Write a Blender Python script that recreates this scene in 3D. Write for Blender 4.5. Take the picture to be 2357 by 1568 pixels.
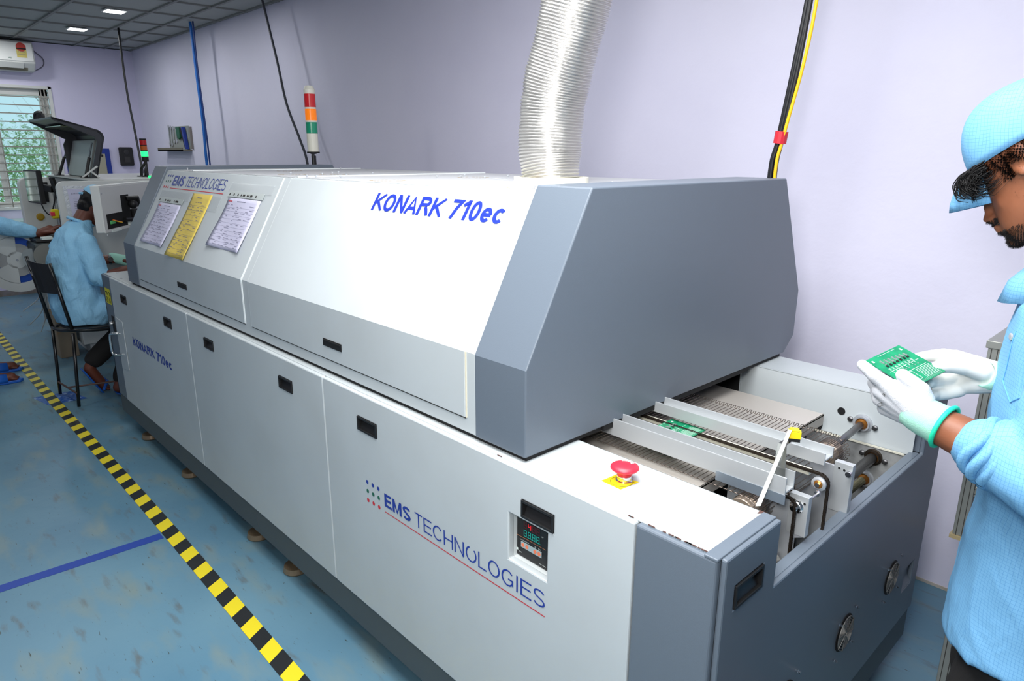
import bpy, math, random
from mathutils import Vector, Matrix, noise
random.seed(7)
S = bpy.context.scene
COL = S.collection
for o in list(bpy.data.objects): bpy.data.objects.remove(o)
PI = math.pi
def V(*a): return Vector(a)

# ------------------------------------------------------------------ camera
F_PX = 1579.68
C = V(4.401, -0.9615, 1.5972)
yaw, pitch, roll = -0.811, -0.2672, 0.0042
Fw = V(math.sin(yaw)*math.cos(pitch), math.cos(yaw)*math.cos(pitch), math.sin(pitch))
Rt = Fw.cross(V(0, 0, 1)).normalized(); Up = Rt.cross(Fw)
R2 = Rt*math.cos(roll)+Up*math.sin(roll); U2 = -Rt*math.sin(roll)+Up*math.cos(roll)
cd = bpy.data.cameras.new('camera'); cam = bpy.data.objects.new('camera', cd); COL.objects.link(cam)
cd.sensor_width = 36; cd.lens = F_PX*36/2357; cd.clip_start = .02; cd.clip_end = 200
m3 = Matrix((R2, U2, -Fw)).transposed().to_4x4(); m3.translation = C; cam.matrix_world = m3
S.camera = cam
# ------------------------------------------------------------------ world and light
W = bpy.data.worlds.new('sky'); S.world = W; W.use_nodes = True
nt = W.node_tree; bg = nt.nodes['Background']
bg.inputs[0].default_value = (.50, .80, .90, 1); bg.inputs[1].default_value = 1.0      # pale bright overcast sky
sl_ = bpy.data.lights.new('sun', 'SUN'); sl_.energy = 6; sl_.angle = .05
so_ = bpy.data.objects.new('sun', sl_); COL.objects.link(so_); so_.rotation_euler = V(.25, -.6, -.75).to_track_quat('-Z', 'Y').to_euler()
def area(name, loc, target, sx, sy, power, color=(1, 1, 1)):
    l = bpy.data.lights.new(name, 'AREA'); l.shape = 'RECTANGLE'; l.size = sx; l.size_y = sy
    l.energy = power; l.color = color
    o = bpy.data.objects.new(name, l); COL.objects.link(o); o.location = loc
    o.rotation_euler = (Vector(target)-Vector(loc)).to_track_quat('-Z', 'Y').to_euler(); return o
area('camera_flash', C-Rt*.22+V(0, 0, .26)-Fw*.1, C+Fw*3, .34, .34, 27, (1, .985, .97))
area('flash_bounce_off_ceiling', (3.72, -.50, 2.725), (3.72, -.50, 0), 1.3, 1.1, 74, (.98, .985, 1))
area('flash_bounce_off_ceiling_far', (3.1, .15, 2.725), (3.1, .15, 0), 2.2, .9, 44, (.98, .985, 1))
S.view_settings.view_transform = 'Standard'; S.view_settings.look = 'None'
S.view_settings.exposure = 0.0; S.view_settings.gamma = 1; S.view_settings.use_curve_mapping = False

# ------------------------------------------------------------------ materials
def lin(c):
    return tuple(((x/255)/12.92 if x/255 <= .04045 else ((x/255+.055)/1.055)**2.4) for x in c)+(1,)
MATS = {}
def mat(name, rgb, rough=.5, metal=0., bump=None, vary=None, emit=None, trans=0., alpha=1., spec=None, coat=0.):
    if name in MATS: return MATS[name]
    m = bpy.data.materials.new(name); m.use_nodes = True; MATS[name] = m
    n = m.node_tree; b = n.nodes['Principled BSDF']
    b.inputs['Base Color'].default_value = lin(rgb); b.inputs['Roughness'].default_value = rough
    b.inputs['Metallic'].default_value = metal; b.inputs['Transmission Weight'].default_value = trans
    b.inputs['Alpha'].default_value = alpha; b.inputs['Coat Weight'].default_value = coat
    if spec is not None: b.inputs['Specular IOR Level'].default_value = spec
    tc = n.nodes.new('ShaderNodeTexCoord')
    if emit:
        b.inputs['Emission Color'].default_value = lin(emit[0]); b.inputs['Emission Strength'].default_value = emit[1]
    if vary:   # list of (rgb, scale, lo, hi)
        prev = None
        for i, (c2, sc, lo, hi, *st) in enumerate(vary):
            no = n.nodes.new('ShaderNodeTexNoise'); no.inputs['Scale'].default_value = sc; no.inputs['Detail'].default_value = 6
            src = tc.outputs['Object']
            if st:
                mp = n.nodes.new('ShaderNodeMapping'); mp.inputs['Scale'].default_value = st[0]
                n.links.new(src, mp.inputs[0]); src = mp.outputs[0]
            n.links.new(src, no.inputs['Vector'])
            mr = n.nodes.new('ShaderNodeMapRange'); mr.inputs[1].default_value = lo; mr.inputs[2].default_value = hi
            n.links.new(no.outputs[0], mr.inputs[0])
            mx = n.nodes.new('ShaderNodeMix'); mx.data_type = 'RGBA'
            n.links.new(mr.outputs[0], mx.inputs[0]); mx.inputs[7].default_value = lin(c2)
            if prev is None: mx.inputs[6].default_value = lin(rgb)
            else: n.links.new(prev, mx.inputs[6])
            prev = mx.outputs[2]
        n.links.new(prev, b.inputs['Base Color'])
    if bump:
        no = n.nodes.new('ShaderNodeTexNoise'); no.inputs['Scale'].default_value = bump[0]; no.inputs['Detail'].default_value = 4
        n.links.new(tc.outputs['Object'], no.inputs['Vector'])
        bp = n.nodes.new('ShaderNodeBump'); bp.inputs['Strength'].default_value = bump[1]; bp.inputs['Distance'].default_value = bump[2] if len(bump) > 2 else .002
        n.links.new(no.outputs[0], bp.inputs['Height']); n.links.new(bp.outputs[0], b.inputs['Normal'])
    return m
m_wall = mat('lavender_wall_paint', (224, 222, 240), .75, bump=(26, .35, .004), vary=[((218, 216, 236), 1.5, .4, .7)])
m_wall2 = mat('lavender_end_wall_paint', (218, 214, 238), .75, bump=(26, .3, .004))
m_ceil = mat('ceiling_tile', (168, 172, 170), .9, bump=(150, .3, .002))
m_tee = mat('ceiling_grid', (132, 134, 132), .6)
m_white = mat('light_grey_enamel', (192, 199, 201), .36, bump=(700, .12, .0008), vary=[((186, 192, 193), 3, .45, .75)])
m_edge = mat('light_grey_enamel_edge', (218, 224, 224), .3)
m_dark = mat('slate_grey_enamel', (100, 110, 121), .34, bump=(600, .2, .0008))
m_plinth = mat('plinth_grey_enamel', (72, 80, 84), .5, bump=(500, .1, .0008))
m_black = mat('black_plastic', (26, 26, 27), .5)
m_blackm = mat('matt_black', (14, 14, 15), .7)
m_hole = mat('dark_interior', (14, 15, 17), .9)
m_gasket = mat('gasket_line', (60, 58, 54), .8)
m_seal = mat('cream_sealant', (222, 214, 190), .7)
m_alu = mat('brushed_aluminium', (186, 190, 192), .36, .35, bump=(300, .08, .0006))
m_zinc = mat('zinc_plated_steel', (196, 200, 204), .42, .45, vary=[((176, 180, 186), 14, .35, .7)], bump=(60, .1, .001))
m_galv = mat('galvanised_plate', (164, 166, 166), .55, .35, vary=[((128, 130, 130), 30, .35, .7)])
m_steel = mat('polished_steel', (200, 198, 192), .2, 1.)
m_belt = mat('belt_wire', (112, 102, 94), .35, .7)
m_bronze = mat('browned_steel_drum', (184, 166, 148), .3, .7, bump=(200, .2, .001))
m_chain = mat('oily_roller_chain', (62, 54, 47), .4, .7)
m_shaft = mat('dark_steel_shaft', (120, 120, 122), .35, .9)
m_guide = mat('cream_guide_strip', (214, 212, 196), .5)
m_red = mat('red_button', (222, 40, 62), .4, spec=.6)
m_yel = mat('yellow_sticker', (240, 220, 10), .5)
m_chrome = mat('chrome', (225, 225, 225), .12, 1.)
m_blue = mat('blue_vinyl', (28, 56, 150), .5)
m_blue2 = mat('bright_blue_vinyl', (26, 50, 168), .5)
m_green = mat('green_vinyl', (28, 100, 78), .5)
m_redv = mat('red_vinyl', (205, 40, 55), .5)
m_rust = mat('chipped_brown_primer', (84, 56, 50), .8)
m_pcb = mat('green_solder_mask', (20, 140, 96), .3, vary=[((14, 122, 84), 60, .4, .6)])
m_silk = mat('white_silkscreen', (222, 232, 226), .5)
m_solder = mat('solder_pads', (190, 200, 196), .3, .8)
m_skin = mat('brown_skin', (150, 92, 62), .5, bump=(160, .25, .001), vary=[((118, 68, 44), 9, .35, .7)])
m_skin2 = mat('dark_brown_skin', (104, 56, 40), .5, bump=(160, .25, .001))
m_hair = mat('black_hair', (11, 9, 9), .5, spec=.3)
m_beard = mat('short_black_beard', (26, 20, 18), .7, bump=(400, .9, .003))
m_pants = mat('black_trouser_cloth', (26, 24, 24), .85, bump=(500, .3, .001))
m_glove = mat('white_coated_glove', (206, 207, 203), .6, bump=(70, .25, .002))
m_knit = mat('grey_knit_glove', (196, 198, 203), .8, bump=(500, .5, .002))
m_knitg = mat('mint_knit_cuff', (160, 214, 194), .8, bump=(500, .5, .002))
m_mint = mat('green_cuff_binding', (28, 210, 160), .6)
m_paper = mat('white_paper', (208, 206, 228), .7)
m_ypaper = mat('yellow_paper', (224, 198, 92), .6, bump=(30, .5, .004))
m_ink = mat('grey_ink', (126, 126, 148), .8)
m_film = mat('clear_plastic_film', (225, 230, 232), .15, alpha=.22)
m_floor = mat('blue_floor_paint', (102, 140, 158), .38, bump=(9, .25, .01),
              vary=[((86, 126, 148), 1.1, .35, .65), ((122, 138, 134), 2.6, .52, .78, (1.2, 3.2, 1)), ((90, 84, 74), 7, .60, .80, (.8, 3, 1)), ((60, 66, 60), 34, .66, .74, (.6, 3, 1))])
m_glass = mat('window_glass', (235, 245, 245), .02, trans=1., alpha=.25)
m_grey = mat('machine_side_grey', (150, 155, 156), .45)
m_wh2 = mat('warm_white_enamel', (214, 216, 212), .4)
m_chairb = mat('black_painted_tube', (18, 19, 20), .28)
m_cable = mat('black_cable', (26, 27, 30), .45)
m_cabley = mat('yellow_cable', (248, 196, 24), .45)
m_cableb = mat('blue_cable', (26, 104, 190), .4)
m_foil = mat('silver_foil_duct', (206, 204, 200), .30, .85, bump=(90, .35, .003), vary=[((196, 176, 150), 5, .62, .8)])
m_ivory = mat('ivory_plastic', (232, 230, 214), .4)
m_duskgreen = mat('dark_green_mat', (52, 62, 62), .5)
m_blueslip = mat('blue_rubber', (22, 92, 186), .5)
m_ribbon = mat('white_tape_ribbon', (232, 232, 224), .6)
m_profile = mat('anodised_profile', (162, 164, 158), .42, .5)

def cloth(name, rgb, line, s=.0062, wr=.5):
    m = bpy.data.materials.new(name); m.use_nodes = True; n = m.node_tree; b = n.nodes['Principled BSDF']
    b.inputs['Roughness'].default_value = .7
    L = n.links.new; N = n.nodes.new
    tc = N('ShaderNodeTexCoord'); sp = N('ShaderNodeSeparateXYZ')
    no0 = N('ShaderNodeTexNoise'); no0.inputs['Scale'].default_value = 7
    mxv = N('ShaderNodeMix'); mxv.data_type = 'VECTOR'; mxv.inputs[0].default_value = .035
    L(tc.outputs['Object'], no0.inputs['Vector']); L(tc.outputs['Object'], mxv.inputs[4]); L(no0.outputs['Color'], mxv.inputs[5])
    L(mxv.outputs[1], sp.inputs[0])
    ge = N('ShaderNodeNewGeometry'); sn = N('ShaderNodeSeparateXYZ'); L(ge.outputs['Normal'], sn.inputs[0])
    outs = []
    for i in range(3):
        a = N('ShaderNodeMath'); a.operation = 'DIVIDE'; L(sp.outputs[i], a.inputs[0]); a.inputs[1].default_value = s
        f = N('ShaderNodeMath'); f.operation = 'FRACT'; L(a.outputs[0], f.inputs[0])
        g = N('ShaderNodeMath'); g.operation = 'LESS_THAN'; L(f.outputs[0], g.inputs[0]); g.inputs[1].default_value = .075
        ab = N('ShaderNodeMath'); ab.operation = 'ABSOLUTE'; L(sn.outputs[i], ab.inputs[0])
        h = N('ShaderNodeMath'); h.operation = 'LESS_THAN'; L(ab.outputs[0], h.inputs[0]); h.inputs[1].default_value = .72
        k = N('ShaderNodeMath'); k.operation = 'MULTIPLY'; L(g.outputs[0], k.inputs[0]); L(h.outputs[0], k.inputs[1]); outs.append(k)
    q = N('ShaderNodeMath'); q.operation = 'MAXIMUM'; L(outs[0].outputs[0], q.inputs[0]); L(outs[1].outputs[0], q.inputs[1])
    q2 = N('ShaderNodeMath'); q2.operation = 'MAXIMUM'; L(q.outputs[0], q2.inputs[0]); L(outs[2].outputs[0], q2.inputs[1])
    mx = N('ShaderNodeMix'); mx.data_type = 'RGBA'; mx.inputs[6].default_value = lin(rgb); mx.inputs[7].default_value = lin(line)
    L(q2.outputs[0], mx.inputs[0]); L(mx.outputs[2], b.inputs['Base Color'])
    no = N('ShaderNodeTexNoise'); no.inputs['Scale'].default_value = 11; no.inputs['Detail'].default_value = 3; no.inputs['Distortion'].default_value = .8
    mp = N('ShaderNodeMapping'); mp.inputs['Scale'].default_value = (1, 1, .55); mp.inputs['Rotation'].default_value = (.3, .5, 0)
    L(tc.outputs['Object'], mp.inputs[0]); L(mp.outputs[0], no.inputs['Vector'])
    bp = N('ShaderNodeBump'); bp.inputs['Strength'].default_value = wr; bp.inputs['Distance'].default_value = .02
    L(no.outputs[0], bp.inputs['Height']); L(bp.outputs[0], b.inputs['Normal'])
    return m
m_shirt = cloth('sky_blue_checked_antistatic_cloth', (114, 172, 212), (84, 142, 194))
m_shirt2 = cloth('faded_sky_blue_cloth', (146, 202, 234), (134, 192, 226), s=.012, wr=1.)

# ------------------------------------------------------------------ mesh helpers
class MB:
    def __init__(s): s.v = []; s.f = []
    def add(s, vs, fs):
        b = len(s.v); s.v += [Vector(v) for v in vs]; s.f += [tuple(i+b for i in f) for f in fs]; return s
    def box(s, x0, x1, y0, y1, z0, z1, M=None):
        vs = [V(x, y, z) for x in (x0, x1) for y in (y0, y1) for z in (z0, z1)]
        if M is not None: vs = [M @ v for v in vs]
        return s.add(vs, [(0, 1, 3, 2), (4, 6, 7, 5), (0, 4, 5, 1), (2, 3, 7, 6), (0, 2, 6, 4), (1, 5, 7, 3)])
    def bar(s, p0, p1, w, h, up=V(0, 0, 1)):
        p0, p1 = Vector(p0), Vector(p1); d = (p1-p0).normalized(); r = d.cross(up)
        if r.length < 1e-4: r = d.cross(V(1, 0, 0))
        r.normalize(); u = r.cross(d)
        vs = [p+r*a*w/2+u*b*h/2 for p in (p0, p1) for a, b in ((-1, -1), (1, -1), (1, 1), (-1, 1))]
        return s.add(vs, [(3, 2, 1, 0), (4, 5, 6, 7), (0, 1, 5, 4), (1, 2, 6, 5), (2, 3, 7, 6), (3, 0, 4, 7)])
    def prism(s, pts, vec):
        n = len(pts); vec = Vector(vec); vs = [Vector(p) for p in pts]+[Vector(p)+vec for p in pts]
        return s.add(vs, [tuple(range(n))[::-1], tuple(range(n, 2*n))]+[(i, (i+1) % n, n+(i+1) % n, n+i) for i in range(n)])
    def tube(s, pts, r, n=8, cap=True):
        pts = [Vector(p) for p in pts]; k = len(pts); rs = r if isinstance(r, (list, tuple)) else [r]*k
        T = []
        for i in range(k): T.append(((pts[min(i+1, k-1)]-pts[max(i-1, 0)]) or V(0, 0, 1)).normalized())
        a = T[0].cross(V(0, 0, 1));
        if a.length < 1e-3: a = T[0].cross(V(1, 0, 0))
        a.normalize(); vs = []
        for i in range(k):
            a = (a-T[i]*a.dot(T[i])).normalized(); b = T[i].cross(a)
            for j in range(n):
                t = 2*PI*j/n; vs.append(pts[i]+(a*math.cos(t)+b*math.sin(t))*rs[i])
        fs = [(i*n+j, i*n+(j+1) % n, (i+1)*n+(j+1) % n, (i+1)*n+j) for i in range(k-1) for j in range(n)]
        if cap: fs += [tuple(range(n))[::-1], tuple(range((k-1)*n, k*n))]
        return s.add(vs, fs)
    def cyl(s, p0, p1, r, n=24): return s.tube([p0, p1], r, n)
    def lathe(s, prof, origin, axis=V(0, 0, 1), n=32):   # prof: (radius, height)
        o = Vector(origin); ax = Vector(axis).normalized(); a = ax.cross(V(0, 1, 0))
        if a.length < 1e-3: a = ax.cross(V(1, 0, 0))
        a.normalize(); b = ax.cross(a); vs = []
        for r, h in prof:
            for j in range(n): t = 2*PI*j/n; vs.append(o+ax*h+(a*math.cos(t)+b*math.sin(t))*max(r, 1e-5))
        k = len(prof)
        fs = [(i*n+j, i*n+(j+1) % n, (i+1)*n+(j+1) % n, (i+1)*n+j) for i in range(k-1) for j in range(n)]
        fs += [tuple(range(n))[::-1], tuple(range((k-1)*n, k*n))]
        return s.add(vs, fs)
    def ell(s, c, rx, ry, rz, M=None, n=20, m=14):
        c = Vector(c); vs = []
        for i in range(m+1):
            ph = PI*i/m
            for j in range(n):
                t = 2*PI*j/n; p = V(rx*math.sin(ph)*math.cos(t), ry*math.sin(ph)*math.sin(t), rz*math.cos(ph))
                vs.append(c+((M @ p) if M is not None else p))
        return s.add(vs, [(i*n+j, (i+1)*n+j, (i+1)*n+(j+1) % n, i*n+(j+1) % n) for i in range(m) for j in range(n)])
    def limb(s, pts, rs, n=16):      # chain of tapered segments with round joints
        pts = [Vector(p) for p in pts]
        for p, r in zip(pts, rs): s.ell(p, r, r, r, n=n, m=10)
        for i in range(len(pts)-1): s.tube([pts[i], pts[i+1]], [rs[i], rs[i+1]], n)
        return s
    def build(s, name, m, parent=None, smooth=False, bevel=0, seg=2, origin=None):
        org = Vector(parent['_o']) if parent is not None else (Vector(origin) if origin is not None else V(0, 0, 0))
        me = bpy.data.meshes.new(name); me.from_pydata([v-org for v in s.v], [], s.f); me.update()
        import bmesh
        bm = bmesh.new(); bm.from_mesh(me); bmesh.ops.recalc_face_normals(bm, faces=bm.faces); bm.to_mesh(me); bm.free()
        o = bpy.data.objects.new(name, me); COL.objects.link(o); me.materials.append(m)
        if parent is not None: o.parent = parent; o['_o'] = parent['_o']
        else: o.location = org; o['_o'] = list(org)
        if smooth: me.polygons.foreach_set('use_smooth', [True]*len(me.polygons))
        if bevel:
            b = o.modifiers.new('b', 'BEVEL'); b.width = bevel; b.segments = seg; b.limit_method = 'ANGLE'; b.angle_limit = .6; b.harden_normals = False
        return o
def tag(o, label=None, cat=None, group=None, kind=None):
    if label: o['label'] = label
    if cat: o['category'] = cat
    if group: o['group'] = group
    if kind: o['kind'] = kind
    return o
def thing(name, label, cat, loc, group=None):
    o = bpy.data.objects.new(name, None); COL.objects.link(o); o.location = loc; o['_o'] = list(loc); o.empty_display_size = .1
    return tag(o, label, cat, group)
def copy_tree(o, parent=None):
    c = o.copy(); COL.objects.link(c)
    if parent is not None: c.parent = parent
    for ch in list(o.children): copy_tree(ch, c)
    return c
def struct(name, mb, m, bevel=0): return tag(mb.build(name, m, bevel=bevel), kind='structure')
def solid(mb, voxel, smooth=6, disp=None):
    """one continuous skin over overlapping volumes; returns MB"""
    o = mb.build('tmp', m_black)
    r = o.modifiers.new('r', 'REMESH'); r.mode = 'VOXEL'; r.voxel_size = voxel
    sm = o.modifiers.new('s', 'SMOOTH'); sm.iterations = smooth; sm.factor = .5
    bpy.context.view_layer.update()
    dg = bpy.context.evaluated_depsgraph_get(); me = bpy.data.meshes.new_from_object(o.evaluated_get(dg))
    out = MB(); out.v = [v.co.copy() for v in me.vertices]; out.f = [tuple(p.vertices) for p in me.polygons]
    if disp:
        nv = [v.normal.copy() for v in me.vertices]
        for i, v in enumerate(out.v): out.v[i] = v+nv[i]*disp(v)
    bpy.data.objects.remove(o); return out
def wrinkle(amp, sc, st=(1, 1, 1), thr=0.):
    st = Vector(st)
    def f(v):
        p = V(v.x*st.x, v.y*st.y, v.z*st.z)*sc
        a = noise.noise(p+noise.noise_vector(p*.5)*.9); b = noise.noise(p*2.3+V(5, 3, 1))
        return amp*((1-abs(a)*2.2)*.7+b*.35-.35)
    return f
def text(mb, s, origin, u, v, height, width=None, bold=0., shear=0., depth=0.0006):
    """built-in lettering laid on a surface: u is the reading direction, v is up"""
    cu = bpy.data.curves.new('t', 'FONT'); cu.body = s; cu.size = 1; cu.offset = bold; cu.shear = shear; cu.fill_mode = 'FRONT'; cu.resolution_u = 4
    o = bpy.data.objects.new('t', cu); COL.objects.link(o); bpy.context.view_layer.update()
    me = bpy.data.meshes.new_from_object(o.evaluated_get(bpy.context.evaluated_depsgraph_get()))
    xs = [q.co.x for q in me.vertices]; ys = [q.co.y for q in me.vertices]
    x0, x1, y0, y1 = min(xs), max(xs), min(ys), max(ys)
    k = height/(y1-y0); kx = k if width is None else width/(x1-x0)
    u = Vector(u).normalized(); v = Vector(v).normalized(); n = u.cross(v); og = Vector(origin)
    mb.add([og+u*(q.co.x-x0)*kx+v*(q.co.y-y0)*k+n*depth for q in me.vertices], [tuple(p.vertices) for p in me.polygons])
    bpy.data.objects.remove(o); return mb
def _arc(cx, cy, rx, ry, a0, a1, n=14): return [(cx+rx*math.cos(math.radians(a0+(a1-a0)*i/n)), cy+ry*math.sin(math.radians(a0+(a1-a0)*i/n))) for i in range(n+1)]
def glyph(c, w):
    h = w/2; e = 1-h; a = w*.5
    G = {
     'K': (.70, [[(a, 0), (a, 1)], [(.70, 1), (a, .40)], [(.26, .56), (.72, 0)]]), 'O': (.76, [_arc(.38, .5, .38-h, .5-h, 0, 360, 32)]),
     'N': (.70, [[(a, 0), (a, 1)], [(a+.01, 1), (.70-a-.01, 0)], [(.70-a, 0), (.70-a, 1)]]), 'A': (.70, [[(.03, 0), (.35, 1), (.67, 0)], [(.14, .32), (.56, .32)]]),
     'R': (.72, [[(a, 0), (a, 1)], [(a, e), (.42, e)]+_arc(.42, .745, .26-h+.02, .255-h, 90, -90)+[(a, .49+h-.01)], [(.42, .48), (.55, .30), (.70, 0)]]),
     '7': (.56, [[(.0, e), (.53, e), (.34, .55), (.20, 0)]]), '1': (.40, [[(.03, .72), (.24, .86), (.30, 1)], [(.30, 1), (.30, 0)]]), '0': (.56, [_arc(.28, .5, .28-h, .5-h, 0, 360, 32)]),
     'e': (.56, [[(h, .37), (.56-h*.4, .37)], _arc(.28, .365, .28-h, .365-h, 2, 318, 26)]), 'c': (.54, [_arc(.29, .365, .29-h, .365-h, 42, 318, 24)]),
     'E': (.64, [[(.64, e), (a, e), (a, h), (.65, h)], [(a, .52), (.60, .52)]]), 'M': (.80, [[(a, 0), (a, 1)], [(a, 1), (.40, .02), (.80-a, 1)], [(.80-a, 1), (.80-a, 0)]]),
     'S': (.66, [_arc(.33, .75-h*.25, .30-h*.6, .25-h*.75, 20, 250, 18)+_arc(.33, .25+h*.25, .33-h, .25-h*.75, 72, -160, 18)]), 'T': (.62, [[(0, e), (.62, e)], [(.31, 1), (.31, 0)]]),
     'C': (.72, [_arc(.39, .5, .39-h, .5-h, 40, 320, 28)]), 'H': (.70, [[(a, 0), (a, 1)], [(.70-a, 0), (.70-a, 1)], [(a, .52), (.70-a, .52)]]),
     'L': (.56, [[(a, 1), (a, h), (.56, h)]]), 'G': (.76, [_arc(.39, .5, .39-h, .5-h, 40, 320, 28)+[(.76-h*1.5, .18), (.76-h*1.5, .45), (.42, .45)]]), 'I': (.20, [[(.10, 0), (.10, 1)]]), ' ': (.28, [])}
    return G[c]
def letters(mb, s, origin, u, v, height, width, w=.14, shear=0., gap=.10, depth=.0006, peel=()):
    total = sum(glyph(c, w)[0] for c in s)+gap*(len(s)-1); kx = width/total
    u = Vector(u).normalized(); v = Vector(v).normalized(); n_ = u.cross(v); og = Vector(origin); x = 0; lay = 0
    for ci, c in enumerate(s):
        wd, strokes = glyph(c, w)
        for st in strokes:
            pts = [Vector((p[0], p[1])) for p in st]
            if ci in peel: pts = [Vector(p) for p in _arc(.38, .5, .38-w/2, .5-w/2, 108, 412, 30)]
            closed = len(pts) > 20 and (pts[0]-pts[-1]).length < 1e-4 and ci not in peel; k = len(pts); L_, R_ = [], []
            for i in range(k):
                a = pts[i]-pts[i-1] if i else (pts[-1]-pts[-2] if closed else pts[1]-pts[0]); b = pts[i+1]-pts[i] if i < k-1 else (pts[1]-pts[0] if closed else a)
                a = a.normalized(); b = b.normalized(); t = (a+b)
                t = t.normalized() if t.length > .3 else a; nn = Vector((-t.y, t.x)); m_ = 1/max(.45, nn.dot(Vector((-a.y, a.x))))
                L_.append(pts[i]+nn*w/2*m_); R_.append(pts[i]-nn*w/2*m_)
            lay = (lay+1) % 6; dd_ = depth+lay*.00012
            def W_(p): p = Vector((p.x, min(max(p.y, 0), 1))); return og+u*((p.x+x)*kx+shear*p.y*height)+v*p.y*height+n_*dd_
            mb.add([W_(p) for p in L_]+[W_(p) for p in R_], [(i, i+1, k+i+1, k+i) for i in range(k-1)])
        x += wd+gap
    return mb
def quad(mb, o, u, v, w, h, d=.0006):
    u = Vector(u).normalized(); v = Vector(v).normalized(); n = u.cross(v); o = Vector(o)+n*d
    return mb.add([o, o+u*w, o+u*w+v*h, o+v*h], [(0, 1, 2, 3)])
def arc(p0, p1, sag, n=12, mid=None):
    p0, p1 = Vector(p0), Vector(p1)
    return [p0.lerp(p1, i/n)+Vector(sag)*4*(i/n)*(1-i/n) for i in range(n+1)]
def spline(ps, n=8):
    ps = [Vector(p) for p in ps]; q = [ps[0]*2-ps[1]]+ps+[ps[-1]*2-ps[-2]]; out = []
    for i in range(1, len(q)-2):
        for k in range(n):
            t = k/n; a, b, c, d = q[i-1:i+3]
            out.append(.5*((2*b)+(c-a)*t+(2*a-5*b+4*c-d)*t*t+(3*b-a-3*c+d)*t**3))
    out.append(ps[-1]); return out
X, Y, Z = V(1, 0, 0), V(0, 1, 0), V(0, 0, 1)

# ================================================================== ROOM
XL, XR, YB, YF, HC = -5.1, 8.6, 1.795, -4.6, 2.745
struct('floor', MB().box(XL-.2, XR+.2, YF-.2, YB+.2, -.1, 0), m_floor)
struct('wall_back', MB().box(XL-.2, XR+.2, YB, YB+.2, 0, HC+.2), m_wall)
struct('wall_right', MB().box(XR, XR+.2, YF, YB, 0, HC), m_wall)
struct('wall_front', MB().box(XL-.2, XR+.2, YF-.2, YF, 0, HC+.2), m_wall)
# end wall with the window opening
wy0, wy1, wz0, wz1 = -1.0, .905, .955, 2.29
w = MB(); w.box(XL-.2, XL, YF, wy0, 0, HC); w.box(XL-.2, XL, wy1, YB, 0, HC); w.box(XL-.2, XL, wy0, wy1, 0, wz0); w.box(XL-.2, XL, wy0, wy1, wz1, HC)
struct('wall_left', w, m_wall2)
struct('ceiling', MB().box(XL-.2, XR+.2, YF-.2, YB+.2, HC+.01, HC+.1), m_ceil)
g = MB()
ys = [YB-.003-.02, 1.50, 1.20, .60, 0, -.60, -1.2, -1.8, -2.4, -3.0]
for y in ys: g.box(XL, XR, y-.012, y+.012, HC-.004, HC+.012)
x = XL+.3
while x < XR: g.box(x-.010, x+.010, YF, YB, HC-.003, HC+.012); x += .6
struct('trim_1', g, m_tee)
# stained foot of the back wall
struct('trim_2', MB().box(XL, XR, YB-.003, YB, 0, .012), mat('stained_skirting', (176, 166, 148), .8, vary=[((200, 194, 190), 12, .4, .7)]))
struct('trim_3', MB().box(XL, XL+.006, YF, YB, 0, .07), mat('stained_skirting_left', (128, 118, 108), .8, vary=[((150, 144, 150), 9, .4, .7)]))
# window: frame, two sashes, grille, glass
win = tag(MB().box(XL-.02, XL+.015, wy0, wy1, wz1-.03, wz1).box(XL-.02, XL+.015, wy0, wy1, wz0, wz0+.03).box(XL-.02, XL+.015, wy1-.035, wy1, wz0, wz1).box(XL-.02, XL+.015, wy0, wy0+.035, wz0, wz1).build('window_1', m_wh2, bevel=.003), kind='structure')
fr = MB()
for a, b, d in ((wy0+.035, wy1-.035, .0), ):
    fr.box(XL-.09, XL-.03, a, b, wz1-.105, wz1-.03); fr.box(XL-.09, XL-.03, a, b, wz0+.03, wz0+.085)
    fr.box(XL-.09, XL-.03, b-.085, b, wz0+.03, wz1-.03); fr.box(XL-.09, XL-.03, a, a+.085, wz0+.03, wz1-.03)
    fr.box(XL-.09, XL-.03, -.10, -.02, wz0+.03, wz1-.03); fr.box(XL-.08, XL-.04, .30, .36, wz0+.03, wz1-.03)
fr.build('window_frame', m_wh2, win, bevel=.004)
MB().box(XL-.064, XL-.060, wy0+.1, wy1-.1, wz0+.08, wz1-.1).build('window_pane', m_glass, win)
gr = MB()
for i in range(15): z = 1.02+i*.0885; gr.box(XL+.004, XL+.012, wy0+.01, wy1-.005, z-.006, z+.006)
for y in (.835, .800, .36, -.1, -.5): gr.box(XL+.001, XL+.007, y-.006, y+.006, wz0+.01, wz1-.01)
gr.build('window_grille', mat('grille_grey_paint', (150, 148, 140), .5), win)
# greenery outside
rr = random.Random(3); lv = MB(); lv2 = MB()
for i in range(17000):
    y = rr.uniform(-3.2, 3.2); x = rr.uniform(-10.5, -7.4); top = 1.72+.55*noise.noise(V(y*.5, x*.3, 2))+.35*noise.noise(V(y*1.7, 3, 1)) + (-7.4-x)*.10
    z = rr.uniform(.2, top)*rr.uniform(.86, 1.08); s = rr.uniform(.02, .055); d = Vector((rr.uniform(-1, 1), rr.uniform(-1, 1), rr.uniform(-1, 1))).normalized(); e = d.orthogonal().normalized(); p = V(x, y, z)
    (lv if rr.random() < .6 else lv2).add([p-d*s, p+e*s*.45, p+d*s, p-e*s*.45], [(0, 1, 2, 3)])
o = lv.build('garden_foliage', mat('green_leaves', (104, 146, 84), .6)); tag(o, 'dense green leaves of the shrubs outside the barred window', 'foliage', kind='stuff')  # one even green, mixed at random with the paler leaves
lv2.build('pale_leaves', mat('pale_leaves', (168, 196, 150), .6), o)
tk = MB()
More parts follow.
